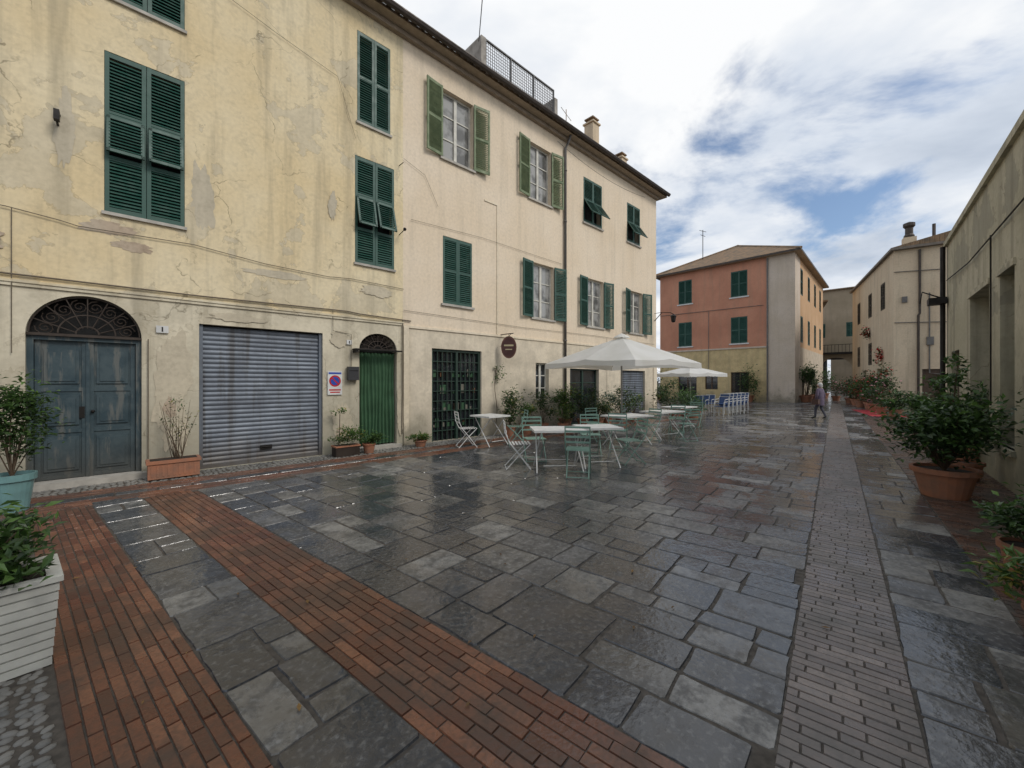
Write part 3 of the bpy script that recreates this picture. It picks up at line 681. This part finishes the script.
# ------------------------------------------------------------------ E: sand house right
E=empty('sand_coloured_house',(19.7,20.9,0)); HE=8.3
ES=frame(25.9,30.8,-6.2,-9.9); EF=frame(19.7,20.9,.8247,-.567); LE=11.68
hE=[(a,a+1.0,z,z+1.5) for a in (2.0,5.6,8.9) for z in (5.6,)]+[(2,2.9,2.6,4.0),(5.6,6.6,2.6,4.0),(3.8,5.0,0,2.3),(8,9.2,0,2.3)]
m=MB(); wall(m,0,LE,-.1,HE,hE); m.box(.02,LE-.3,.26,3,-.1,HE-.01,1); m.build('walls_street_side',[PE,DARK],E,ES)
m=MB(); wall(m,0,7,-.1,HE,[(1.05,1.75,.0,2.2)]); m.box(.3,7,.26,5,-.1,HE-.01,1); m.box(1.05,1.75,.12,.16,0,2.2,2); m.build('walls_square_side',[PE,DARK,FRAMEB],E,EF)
m=MB(); [shut_closed(m,*h,pitch=.09) for h in hE[:5]]; m.build('shutters',[simple('shutter_brown',(.05,.045,.035),.6)],E,ES)
m=MB(); p=[Vector((25.9,30.8)),Vector((19.7,20.9)),Vector((19.7+.8247*7,20.9-.567*7)),Vector((25.9+.8247*7,30.8-.567*7))]
c0=sum(p,Vector((0,0)))/4; q=[a+(a-c0).normalized()*.3 for a in p]
vs=[(a.x,a.y,HE) for a in q]+[(a.x,a.y,HE+.12) for a in q]+[((q[0].x+q[3].x)/2,(q[0].y+q[3].y)/2,HE+.9),((q[1].x+q[2].x)/2,(q[1].y+q[2].y)/2,HE+.9)]
m.add(vs,[(0,1,5,4),(1,2,6,5),(2,3,7,6),(3,0,4,7),(0,3,2,1)],1); m.add(vs,[(4,5,9,8),(6,7,8,9),(5,6,9),(7,4,8)],0); m.build('tiled_roof',[TILE,simple('soffit_grey',(.2,.17,.14),.8)],E)
m=MB(); m.box(.45,.95,.5,.95,HE,HE+.75,0); m.lathe([(.2,0),(.22,.1),(.16,.2),(.16,.5),(.24,.6),(.24,.75),(0,.85)],(.7,.72,HE+.75),12,1)
m.path([(1.55,.4,HE),(1.55,.4,HE+1.2)],.07,1); m.path([(.95,-.08,HE-.1),(.95,-.08,5),(.9,-.08,4.9),(.9,-.08,.2)],.05,1,8)
m.path([(1.3,-.05,6),(1.3,-.05,2),(1.9,-.05,1.9)],.03,2,6); m.path([(.0,-.05,7.2),(1.8,-.05,7.1)],.02,2,5); m.path([(0.02,-.05,4.6),(1.9,-.05,4.5)],.02,2,5); m.box(1.2,1.45,-.1,0,3.4,3.8,2); m.box(.3,.5,-.09,0,5.6,5.9,2)
m.build('chimney_and_pipes',[PE,GUT,GREYP],E,EF)
# ------------------------------------------------------------------ F: right pale wall building
F=empty('pale_wall_building',(9,8,0)); FFm=frame(11.04,10.28,-.6521,-.7581); HF=5.0
def fx(t): return 6.3-t
hF=[(fx(3.45),fx(1.85),.6,3.25),(fx(1.15),fx(.35),.6,3.25),(fx(5.6),fx(4.6),0,2.3),(fx(-1.2),fx(-2.4),1,3.25)]
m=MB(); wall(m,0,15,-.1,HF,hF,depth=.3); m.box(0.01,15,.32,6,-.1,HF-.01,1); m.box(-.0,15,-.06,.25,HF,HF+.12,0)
m.add([(0,6,-.1),(0,0,-.1),(0,0,HF),(0,6,HF)],[(0,1,2,3)],0)
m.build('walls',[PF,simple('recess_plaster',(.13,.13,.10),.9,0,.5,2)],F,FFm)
m=MB(); m.box(hF[2][0],hF[2][1],.1,.14,0,2.3,0)
for h in (hF[0],hF[1]):
    m.box(h[0]-.08,h[1]+.08,-.03,.002,h[3],h[3]+.1,1); m.box(h[0]-.08,h[1]+.08,-.05,.05,h[2]-.08,h[2],1)
m.path([(.06,-.08,HF),(.06,-.08,.1)],.05,2,8); m.box(-.1,.3,-.35,-.02,3.55,3.7,2); m.path([(0.1,-.1,3.7),(.1,-.45,3.9),(.1,-.5,3.6)],.02,2)
m.path([(.3,-.04,4.1),(3,-.04,3.95),(7,-.04,4.0)],.012,2,5); m.path([(fx(1.5),-.04,4.0),(fx(1.5),-.04,1.2)],.012,2,5)
m.build('door_and_fittings',[FRAMEB,PF,IRON],F,FFm)
# ------------------------------------------------------------------ PLANTS
def leaves(mb,c,rad,n,size,mat=0,clumps=9,asp=.45,alt=None,pa=.1,stemfrom=None,sm=3,up=.2,sr=.008):
    cs=[]
    for i in range(clumps):
        while 1:
            p=Vector((R.uniform(-1,1),R.uniform(-1,1),R.uniform(-1,1)))
            if p.length<1: break
        cs.append((p*.8, R.uniform(.25,.5)))
    for p,_ in cs:
        if stemfrom is not None:
            a=Vector(stemfrom); b=Vector((c[0]+p.x*rad[0],c[1]+p.y*rad[1],c[2]+p.z*rad[2])); mdl=(a+b)/2+Vector((R.uniform(-.1,.1),R.uniform(-.1,.1),.08))*rad[0]
            mb.path([a,mdl,b],[sr,sr*.7,sr*.4],sm,5)
    for i in range(n):
        p,s=cs[i%clumps]
        o=Vector((R.gauss(0,1),R.gauss(0,1),R.gauss(0,1)))*s*.6
        q=p+o
        q=Vector((c[0]+q.x*rad[0],c[1]+q.y*rad[1],c[2]+q.z*rad[2]))
        if q.z<.02: q.z=.02
        d=Vector((R.gauss(0,1)+o.x*1.5,R.gauss(0,1)+o.y*1.5,R.gauss(0,.6)+up)).normalized()
        sd_=d.cross(Vector((R.gauss(0,.5),R.gauss(0,.5),1))).normalized(); nn=sd_.cross(d)
        L=size*R.uniform(.6,1.3); w_=L*asp*.5
        vs=[q,q+d*L*.45+sd_*w_+nn*L*.08,q+d*L-nn*L*.12,q+d*L*.45-sd_*w_+nn*L*.08,q+d*L*.5-nn*L*.02]
        mt=alt if (alt is not None and R.random()<pa) else mat
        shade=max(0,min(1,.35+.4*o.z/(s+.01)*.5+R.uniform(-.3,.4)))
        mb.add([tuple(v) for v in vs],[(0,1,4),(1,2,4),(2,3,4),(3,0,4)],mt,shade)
PM=[LF1,LF2,LF3,STEM,LFR,LFY,LFP,TERR,SOIL,TEAL,PLW]
def pot(mb,x,y,r,h,mat=7):
    mb.lathe([(0,0),(r*.68,0),(r*.7,.01),(r*.92,h*.8),(r*.93,h*.82),(r*1.04,h*.83),(r*1.05,h),(r*.93,h),(r*.92,h*.9)],(x,y,0),22,mat)
    mb.lathe([(r*.93,h*.9),(0,h*.92)],(x,y,0),22,8)
def plant(name,x,y,r,h,rad,cz,n,size,mat=0,alt=None,pa=.1,clumps=9,potmat=7,asp=.45,up=.2):
    m=MB(); pot(m,x,y,r,h,potmat)
    leaves(m,(x,y,cz),rad,n,size,mat,clumps,asp,alt,pa,(x,y,h*.9),up=up,sr=max(.006,r*.04)); return m.build(name,PM)
def UFp(t,w): p=UF@Vector((t,-w,0)); return p.x,p.y
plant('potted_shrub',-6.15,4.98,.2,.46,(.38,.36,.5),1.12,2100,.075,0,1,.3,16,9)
FM=frame(-2.60,2.29,.624,.7815)
def planter(mb,M,L,W,Hh,mat,ribs=9,flare=.03):
    for k in range(ribs):
        z0=Hh*k/ribs; z1=Hh*(k+.8)/ribs; z2=Hh*(k+1)/ribs; e0=flare*k/ribs
        mb.box(-L-e0,e0,-e0,W+e0,z0,z1,mat,M,.5); mb.box(-L-e0+.010,e0-.010,-e0+.010,W+e0-.010,z1,z2-.001,mat,M,.2)
    e=flare+.012
    mb.box(-L-e,e,-e,.02,Hh,Hh+.03,mat,M,.5); mb.box(-L-e,e,W-.02,W+e,Hh,Hh+.03,mat,M,.5); mb.box(-L-e,-L+.02,.021,W-.021,Hh,Hh+.03,mat,M,.5); mb.box(-.02,e,.021,W-.021,Hh,Hh+.03,mat,M,.5)
    mb.box(-L+.02,-.02,.02,W-.02,Hh-.02,Hh+.012,8,M)
m=MB(); planter(m,FM,.85,.38,.47,10)
cc=FM@Vector((-.3,.2,0))
leaves(m,(cc.x,cc.y,.60),(.34,.34,.13),800,.085,1,14,.4,0,.5,(cc.x,cc.y,.46),up=.6)
leaves(m,(cc.x-.1,cc.y+.1,.72),(.32,.32,.15),520,.08,1,10,.35,0,.5,(cc.x,cc.y,.46),up=.5)
m.build('white_ribbed_planter',PM)
m=MB(); PT=UF@T(-.72,-.5,0)
m.box(0,.66,0,.3,.02,.26,7,PT); m.box(-.02,.68,-.02,.32,.26,.31,7,PT); m.box(.03,.63,.03,.27,.311,.315,8,PT)
for i in range(9): m.box(.04+i*.068,.07+i*.068,-.006,0,.06,.23,7,PT)
c0=PT@Vector((.38,.16,0))
for i in range(18):
    a=Vector((c0.x+R.uniform(-.1,.1),c0.y+R.uniform(-.05,.05),.3)); b=a+Vector((R.uniform(-.12,.12),R.uniform(-.1,.1),R.uniform(.3,.5))); e=b+Vector((R.uniform(-.25,.2),R.uniform(-.1,.1),R.uniform(.25,.6)))
    m.path([a,b,e],[.006,.004,.002],3,4)
leaves(m,(c0.x,c0.y,1.0),(.30,.18,.4),230,.045,0,18,.5,5,.15,None)
m.build('terracotta_trough_planter',PM)
x,y=UFp(2.45,.42)
m=MB(); PT=UF@T(2.2,-.5,0); m.box(0,.5,0,.25,0,.2,8,PT); m.box(-.015,.515,-.015,.265,.2,.23,7,PT); m.box(.02,.48,.02,.23,.231,.235,8,PT)
leaves(m,(x,y,.42),(.36,.16,.17),800,.07,1,9,.3,5,.15,None,up=.7); x,y=UFp(2.95,.4); pot(m,x,y,.14,.22); leaves(m,(x,y,.36),(.28,.18,.18),520,.08,1,7,.3,0,.3,None,up=.6)
x,y=UFp(2.35,.25); m.path([(x,y,.2),(x+.02,y,.9)],.008,3); leaves(m,(x,y,.95),(.13,.1,.12),60,.07,1,4,.5,5,.2,None)
m.build('succulent_planter',PM)
x,y=UFp(4.25,.4); plant('potted_succulent',x,y,.16,.16,(.28,.22,.14),.24,420,.09,1,5,.2,6,asp=.25,up=.7)
for t,w_,r,h,rad,cz,n,sz,mt in ((7.1,.55,.18,.3,(.45,.4,.5),.9,900,.10,0),(7.75,.6,.2,.32,(.38,.34,.32),.62,600,.08,1),(8.5,.6,.17,.28,(.36,.32,.5),.85,600,.09,0),(9.1,.9,.17,.26,(.34,.3,.3),.55,400,.08,1),
     (9.6,.6,.22,.35,(.55,.45,.5),.9,1100,.10,1),(10.4,.7,.2,.3,(.5,.45,.6),1.05,1000,.09,0),(11.2,.8,.2,.3,(.45,.4,.45),.75,700,.09,0),(11.9,.7,.2,.3,(.4,.4,.5),.85,600,.09,2),(13.0,.6,.25,.35,(.5,.4,.55),.9,700,.1,0),(13.6,.8,.2,.3,(.45,.4,.4),.7,500,.1,1)):
    x,y=UFp(t,w_); plant('potted_shrub',x,y,r,h,rad,cz,n,sz,mt,5,.06)
m=MB(); pts=[UF@Vector((7.0+.05*math.sin(i),-.06,.3+i*.25)) for i in range(8)]; m.path(pts,.01,3,5)
pc=UF@Vector((7.1,-.12,1.75)); leaves(m,tuple(pc),(.2,.1,.3),110,.08,1,6,.5,0,.4,None); m.build('climbing_plant',PM)
for X,Y,r,cz,n,mt in ((6.9,17.2,.75,1.0,1300,0),(8.0,18.6,.65,.85,900,0),(8.5,19.2,.65,.85,700,1),(7.6,17.0,.45,.5,400,2)):
    plant('potted_bush',X,Y,.3,.35,(r,r,r*.85),cz,n,.11,mt,1,.2)
plant('potted_rose_bush',6.0,5.62,.34,.40,(.64,.58,.46),.98,3200,.09,0,1,.3,24,asp=.55)
m=MB()
for k in range(6):
    a=Vector((6.1,5.7,1.0)); e=a+Vector((R.uniform(-.2,.6),R.uniform(-.2,.3),R.uniform(.45,.85))); m.path([a,(a+e)/2+Vector((.05,0,.05)),e],[.008,.006,.003],3,5)
    leaves(m,tuple(e),(.14,.14,.14),45,.08,1,3,.5,0,.3,None)
m.build('rose_shoots',PM)
plant('terracotta_potted_plant',4.12,3.22,.17,.30,(.28,.26,.22),.50,800,.07,0,1,.3,9)
plant('trailing_potted_plant',3.36,2.5,.13,.18,(.26,.24,.18),.34,260,.08,1,5,.2,9,asp=.4)
plant('potted_shrub',8.6,7.7,.25,.35,(.55,.5,.55),.95,1200,.10,0,1,.2); plant('potted_shrub',10.2,9.3,.25,.35,(.5,.5,.65),1.0,900,.11,0,1,.2)
plant('potted_shrub',7.35,6.55,.2,.3,(.36,.34,.42),.75,700,.09,1,0,.4)
for X,Y,r,hh_,mt,al,pa_ in ((17.6,19.2,.65,1.3,0,6,.06),(18.6,20.3,.6,2.0,0,4,.10),(19.3,21.6,.5,1.4,1,6,.08),(20.0,22.6,.6,1.7,0,4,.12),(21.2,24.6,.65,1.3,1,4,.1),(22.6,26.6,.75,1.7,0,4,.1),(24.2,29,.8,1.4,0,6,.1),(26,32.5,.9,1.8,0,6,.1),(16.3,17.3,.55,1.0,0,1,.2),(14.6,14.6,.45,.9,0,1,.3)):
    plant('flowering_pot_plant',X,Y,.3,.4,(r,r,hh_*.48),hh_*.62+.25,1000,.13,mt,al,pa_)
m=MB(); p=ES@Vector((9.3,-.12,3.0)); leaves(m,tuple(p),(.35,.25,.5),260,.15,0,6,.5,4,.5,None); p=ES@Vector((6.1,-.2,4.6)); leaves(m,tuple(p),(.5,.25,.4),260,.15,0,6,.5,4,.4,None); m.build('window_box_flowers',PM)
for X,Y,r,cz in ((18.2,31.2,.8,1.4),(22.2,30.6,.6,2.2),(23.5,32.2,.7,1.9),(25.2,33.6,.6,1.0),(28.5,37,.8,1.4),(12.6,35,1,1.6)):
    plant('potted_tree',X,Y,.4,.5,(r,r,r*1.5),cz,800,.17,0,1,.25)
# ------------------------------------------------------------------ FURNITURE
POLE=simple('parasol_pole',(.35,.33,.3),.4,.4); BASE=simple('parasol_base',(.3,.3,.29),.8)
def parasol(name,x,y,apex,edge,half,rot):
    e=empty(name,(x,y,0)); m=MB(); nr=8; sub=4; N=nr*sub; K=7
    vs=[(0,0,apex)]; fs=[]
    def er(a): return half/max(abs(math.cos(a)),abs(math.sin(a)))
    for k in range(1,K+1):
        for j in range(N):
            a=2*math.pi*j/N; s=k/K; f_=(j%sub)/sub; sag=-.05*math.sin(math.pi*f_)*s
            rr=er(a)*s*(1-.015*math.sin(math.pi*f_)*s); hz=apex-(apex-edge)*(er(a)/half-1)*.25*s-(apex-edge)*s**1.05
            vs.append((rr*math.cos(a),rr*math.sin(a),hz+sag))
    for j in range(N): fs.append((0,1+j,1+(j+1)%N))
    for k in range(K-1):
        for j in range(N): fs.append((1+k*N+j,1+(k+1)*N+j,1+(k+1)*N+(j+1)%N,1+k*N+(j+1)%N))
    o=len(vs)
    for j in range(N):
        p=vs[1+(K-1)*N+j]; vs.append((p[0]*1.005,p[1]*1.005,p[2]-.14-.02*math.cos(j*math.pi/2)))
    for j in range(N): fs.append((1+(K-1)*N+j,o+j,o+(j+1)%N,1+(K-1)*N+(j+1)%N))
    m.add(vs,fs,0,.5)
    m.lathe([(0,apex+.12),(half*.12,apex+.03),(half*.15,apex-.02)],(0,0,0),16,0,rnd=.5)
    Fm=T(x,y,0)@RZ(rot)
    m.build('canopy',[CANVAS],e,Fm,False)
    m=MB(); m.path([(0,0,.05),(0,0,apex+.1)],.028,0,10)
    for i in range(8):
        a=math.pi*i/4; rr=er(a)
        ez=apex-(apex-edge)*(rr/half-1)*.25-(apex-edge)-.02
        m.path([(0,0,apex-.03),(rr*.98*math.cos(a),rr*.98*math.sin(a),ez)],.011,0,5); m.path([(0,0,apex-.75),(rr*.5*math.cos(a),rr*.5*math.sin(a),(apex+ez)/2-.03)],.009,0,5)
    m.box(-.42,.42,-.42,.42,.0,.07,1); m.lathe([(.06,.07),(.05,.35),(.03,.36)],(0,0,0),10,0)
    m.build('pole_and_ribs',[POLE,BASE],e,Fm)
cn=NT('canvas_white'); cn.col(cn.mix(cn.mr(cn.noise(1.2,4),.4,.65),(.86,.85,.82),(.76,.75,.7))); cn.rough(.8)
tt=cn.n('ShaderNodeBsdfTranslucent'); tt.inputs[0].default_value=(.85,.84,.8,1); x_=cn.n('ShaderNodeMixShader'); x_.inputs[0].default_value=.35
cn.t.links.new(cn.b.outputs[0],x_.inputs[1]); cn.t.links.new(tt.outputs[0],x_.inputs[2]); cn.t.links.new(x_.outputs[0],cn.out.inputs[0]); cn.bump(cn.noise(6,3),.15,.01); CANVAS=cn.mat
parasol('cafe_parasol',3.3,12.2,2.92,2.2,1.62,38)
parasol('cafe_parasol',8.9,20.2,2.35,2.0,1.15,20)
def table(x,y,rot,L=1.1,W=.7,Hh=.74):
    m=MB(); M=T(x,y,0)@RZ(rot)
    m.box(-L/2,L/2,-W/2,W/2,Hh-.012,Hh,0,M)
    for a,b,c_,d_ in ((-L/2,L/2,-W/2-.012,-W/2),(-L/2,L/2,W/2,W/2+.012),(-L/2-.012,-L/2,-W/2-.012,W/2+.012),(L/2,L/2+.012,-W/2-.012,W/2+.012)): m.box(a,b,c_,d_,Hh-.035,Hh+.003,0,M)
    for sx_ in (-1,1):
        X=sx_*(L/2-.12)
        m.path([(X,-W/2+.04,Hh-.02),(X+sx_*.06,W/2-.02,0)],.012,0,6,M); m.path([(X+.02*sx_,W/2-.04,Hh-.02),(X+sx_*.08,-W/2+.02,0)],.012,0,6,M)
    for yy in (-W/2+.06,W/2-.06): m.path([(-L/2+.16,yy,.12),(L/2-.16,yy,.12)],.008,0,5,M)
    m.build('folding_cafe_table',[WHITE])
def chair(x,y,rot,mat=CHGR,name='folding_garden_chair'):
    m=MB(); M=T(x,y,0)@RZ(rot); r=.010
    for sx_ in (-.2,.2):
        m.path([(sx_,-.2,0),(sx_,.0,.26),(sx_,.17,.47),(sx_,.24,.62),(sx_,.27,.86)],r,0,6,M)
        m.path([(sx_*.9,.24,0),(sx_*.9,.0,.26),(sx_*.9,-.2,.45)],r,0,6,M)
    m.path([(-.2,-.2,.02),(.2,-.2,.02)],.008,0,5,M); m.path([(-.18,.24,.02),(.18,.24,.02)],.008,0,5,M)
    for i in range(7): m.box(-.2,.2,-.21+i*.058,-.21+i*.058+.034,.45-.001*i,.460-.001*i,0,M)
    for z in (.58,.67,.76,.83):
        yy=.22+(z-.6)*.19; m.box(-.2,.2,yy,yy+.010,z,z+.032,0,M)
    m.build(name,[mat])
table(.82,7.35,4,.9,.68); table(1.62,7.7,8,.75,.66)
chair(1.12,6.85,168); chair(.45,8.15,10); chair(1.7,8.75,-5); chair(2.3,7.9,-80); chair(.12,7.5,95,WHITE)
table(2.9,10.2,30); chair(2.5,9.5,160); chair(3.6,10.7,-60); chair(2.3,10.9,30)
table(4.3,11.6,35); chair(4.7,10.9,190); chair(5.0,12.3,-30); chair(3.6,12.2,60)
table(-.55,10.2,45,.7,.7); chair(-1.1,9.9,110,WHITE); chair(.1,10.3,-80)
table(5.6,13.6,40); chair(5.2,12.8,170); chair(6.3,14.0,-40)
BLUE=simple('blue_weave',(.05,.10,.24),.5,0,.2)
def stack(x,y,rot,n=3):
    m=MB()
    for k in range(n):
        M=T(x,y,0)@RZ(rot)@T(0,k*.09,k*.12)
        for sx_ in (-.22,.22):
            m.path([(sx_,-.22,0),(sx_,-.2,.45),(sx_,-.18,.64),(sx_,.16,.66)],.013,1,6,M); m.path([(sx_,.26,0),(sx_,.18,.45),(sx_,.27,.88)],.013,1,6,M)
        m.box(-.21,.21,-.2,.19,.43,.455,0,M); m.box(-.21,.21,.0,.02,0,.40,0,M@T(0,.195,.48)@RX(-12)); m.path([(-.22,.27,.88),(.22,.27,.88)],.013,1,6,M)
    m.build('blue_bistro_chair_stack',[BLUE,WHITE])
for i in range(6): stack(9.5+i*.42,18.4+i*.42,-48+R.uniform(-8,8),2)
for i in range(3): stack(9.0+i*.6,19.8+i*.6,-48,1)
m=MB(); m.add([(16.2,18.2,.012),(17.5,17.9,.012),(20.0,22.2,.012),(18.9,22.6,.012)],[(0,1,2,3)]); m.build('red_carpet',[simple('red_carpet',(.35,.02,.03),.9)])
m=MB()
def wire(a,b,sag=.3,r=.012):
    a=Vector(a);b=Vector(b); m.path([a.lerp(b,i/12)-Vector((0,0,sag*4*(i/12)*(1-i/12))) for i in range(13)],r,0,4)
wire(UF@Vector((6.4,-.0,H+1.2)),(.4,3,12.5),.2); wire(UF@Vector((9.9,0,9.95)),UF@Vector((16,.0,9.9)),.25,.008)
m.build('overhead_wire',[IRON])
# ------------------------------------------------------------------ PERSON
def person(x,y,rot,h=1.52):
    e=empty('walking_woman',(x,y,0)); S=h/1.60; Fm=T(x,y,0)@RZ(rot)@Matrix.Scale(S,4)   # faces -y
    J={'pel':((0,0,.86),.15),'waist':((0,0,1.0),.145),'chest':((0,-.01,1.18),.155),'neck0':((0,0,1.33),.07),'neck':((0,-.01,1.38),.05),'head':((0,-.02,1.44),.06),
     'shL':((.15,0,1.29),.07),'elL':((.22,.03,1.03),.05),'wrL':((.2,-.07,.83),.033),'shR':((-.15,0,1.29),.07),'elR':((-.22,.05,1.03),.05),'wrR':((-.2,.02,.81),.033),
     'hpL':((.08,0,.80),.10),'knL':((.09,-.12,.45),.06),'anL':((.09,-.14,.08),.04),'toL':((.09,-.30,.04),.032),
     'hpR':((-.08,0,.80),.10),'knR':((-.08,.02,.45),.06),'anR':((-.08,.20,.12),.04),'toR':((-.08,.08,.04),.032)}
    names=list(J); ed=[('pel','waist'),('waist','chest'),('chest','neck0'),('neck0','neck'),('neck','head'),('chest','shL'),('shL','elL'),('elL','wrL'),('chest','shR'),('shR','elR'),('elR','wrR'),('pel','hpL'),('hpL','knL'),('knL','anL'),('anL','toL'),('pel','hpR'),('hpR','knR'),('knR','anR'),('anR','toR')]
    me=bpy.data.meshes.new('tmp'); me.from_pydata([J[n][0] for n in names],[(names.index(a),names.index(b)) for a,b in ed],[])
    ob=bpy.data.objects.new('tmp',me); bpy.context.collection.objects.link(ob)
    ob.modifiers.new('s','SKIN'); ob.modifiers.new('b','SUBSURF').levels=2
    for i,n in enumerate(names):
        v=me.skin_vertices[0].data[i]; v.radius=(J[n][1],)*2; v.use_root=(n=='pel')
    bpy.context.view_layer.update(); dg=bpy.context.evaluated_depsgraph_get()
    m2=bpy.data.meshes.new_from_object(ob.evaluated_get(dg)); bpy.data.objects.remove(ob)
    coat=simple('coat_lilac',(.13,.10,.15),.85,0,.2); skin=simple('skin',(.5,.3,.22),.6); tr=simple('trousers_grey',(.07,.07,.09),.8); shoe=simple('shoes',(.02,.02,.02),.5); hair=simple('hair_white',(.6,.58,.55),.7)
    for q in (coat,skin,tr,shoe,hair): m2.materials.append(q)
    for p in m2.polygons:
        c_=p.center; p.use_smooth=True
        p.material_index=3 if c_.z<.10 else (2 if c_.z<.72 and abs(c_.x)<.17 else (0 if c_.z<1.35 else 1))
    b=bpy.data.objects.new('body',m2); bpy.context.collection.objects.link(b); b.parent=e; b.matrix_parent_inverse=Matrix.Translation(-e.location); b.matrix_basis=Fm
    m=MB(); n=20; vs=[];fs=[]
    prof=[(.20,.15,.60),(.20,.155,.72),(.19,.15,.86),(.175,.14,1.0),(.185,.145,1.15),(.185,.13,1.25),(.12,.10,1.33),(.065,.07,1.37)]
    for a,b_,z in prof:
        for j in range(n):
            t_=2*math.pi*j/n; k=1+.04*math.sin(3*t_+z*5); vs.append((a*k*math.cos(t_),b_*k*math.sin(t_),z))
    for i in range(len(prof)-1):
        for j in range(n): fs.append((i*n+j,i*n+(j+1)%n,(i+1)*n+(j+1)%n,(i+1)*n+j))
    m.add(vs,fs,0); m.build('coat',[coat],e,Fm,True)
    m=MB(); m.ball((0,-.02,1.49),.075,.092,.11,1,16,12); m.ball((0,-.112,1.475),.012,.018,.018,1,8,6); m.ball((0,-.102,1.44),.024,.008,.006,5,8,6)
    for s in (-1,1): m.ball((s*.075,-.01,1.48),.012,.018,.028,1,8,6); m.ball((s*.028,-.100,1.497),.012,.008,.007,3,8,6)
    m.ball((0,.008,1.515),.088,.098,.098,4,16,12); m.ball((0,.04,1.46),.078,.06,.07,4,12,8)
    m.build('head',[coat,skin,tr,shoe,hair,simple('lips',(.4,.15,.13),.5)],e,Fm,True)
    m=MB()
    for s,w0 in ((1,(.2,-.07,.83)),(-1,(-.2,.02,.81))):
        X,Y,Z=w0; m.path([(X,Y,Z+.02),(X,Y-.01,Z-.04),(X,Y-.015,Z-.085)],[.024,.034,.028],1,8)
        for i,l in enumerate((.06,.07,.066,.052)):
            yy=Y-.04+i*.018; m.path([(X,yy,Z-.08),(X-.004*s,yy,Z-.08-l*.5),(X-.014*s,yy,Z-.08-l)],[.0085,.008,.006],1,6)
        m.path([(X,Y-.03,Z-.03),(X-.01*s,Y-.055,Z-.06),(X-.012*s,Y-.06,Z-.09)],[.011,.009,.007],1,6)
    m.build('hands',[coat,skin],e,Fm,True)
    m=MB(); m.box(-.07,.07,-.14,.14,.66,.88,0,T(.26,0,0)); m.path([(.26,-.08,.88),(.26,-.05,1.03),(.24,0,1.3),(.26,.05,1.03),(.26,.08,.88)],.008,0,5); m.build('handbag',[simple('bag_brown',(.08,.04,.03),.5)],e,Fm)
person(13.0,17.1,200)
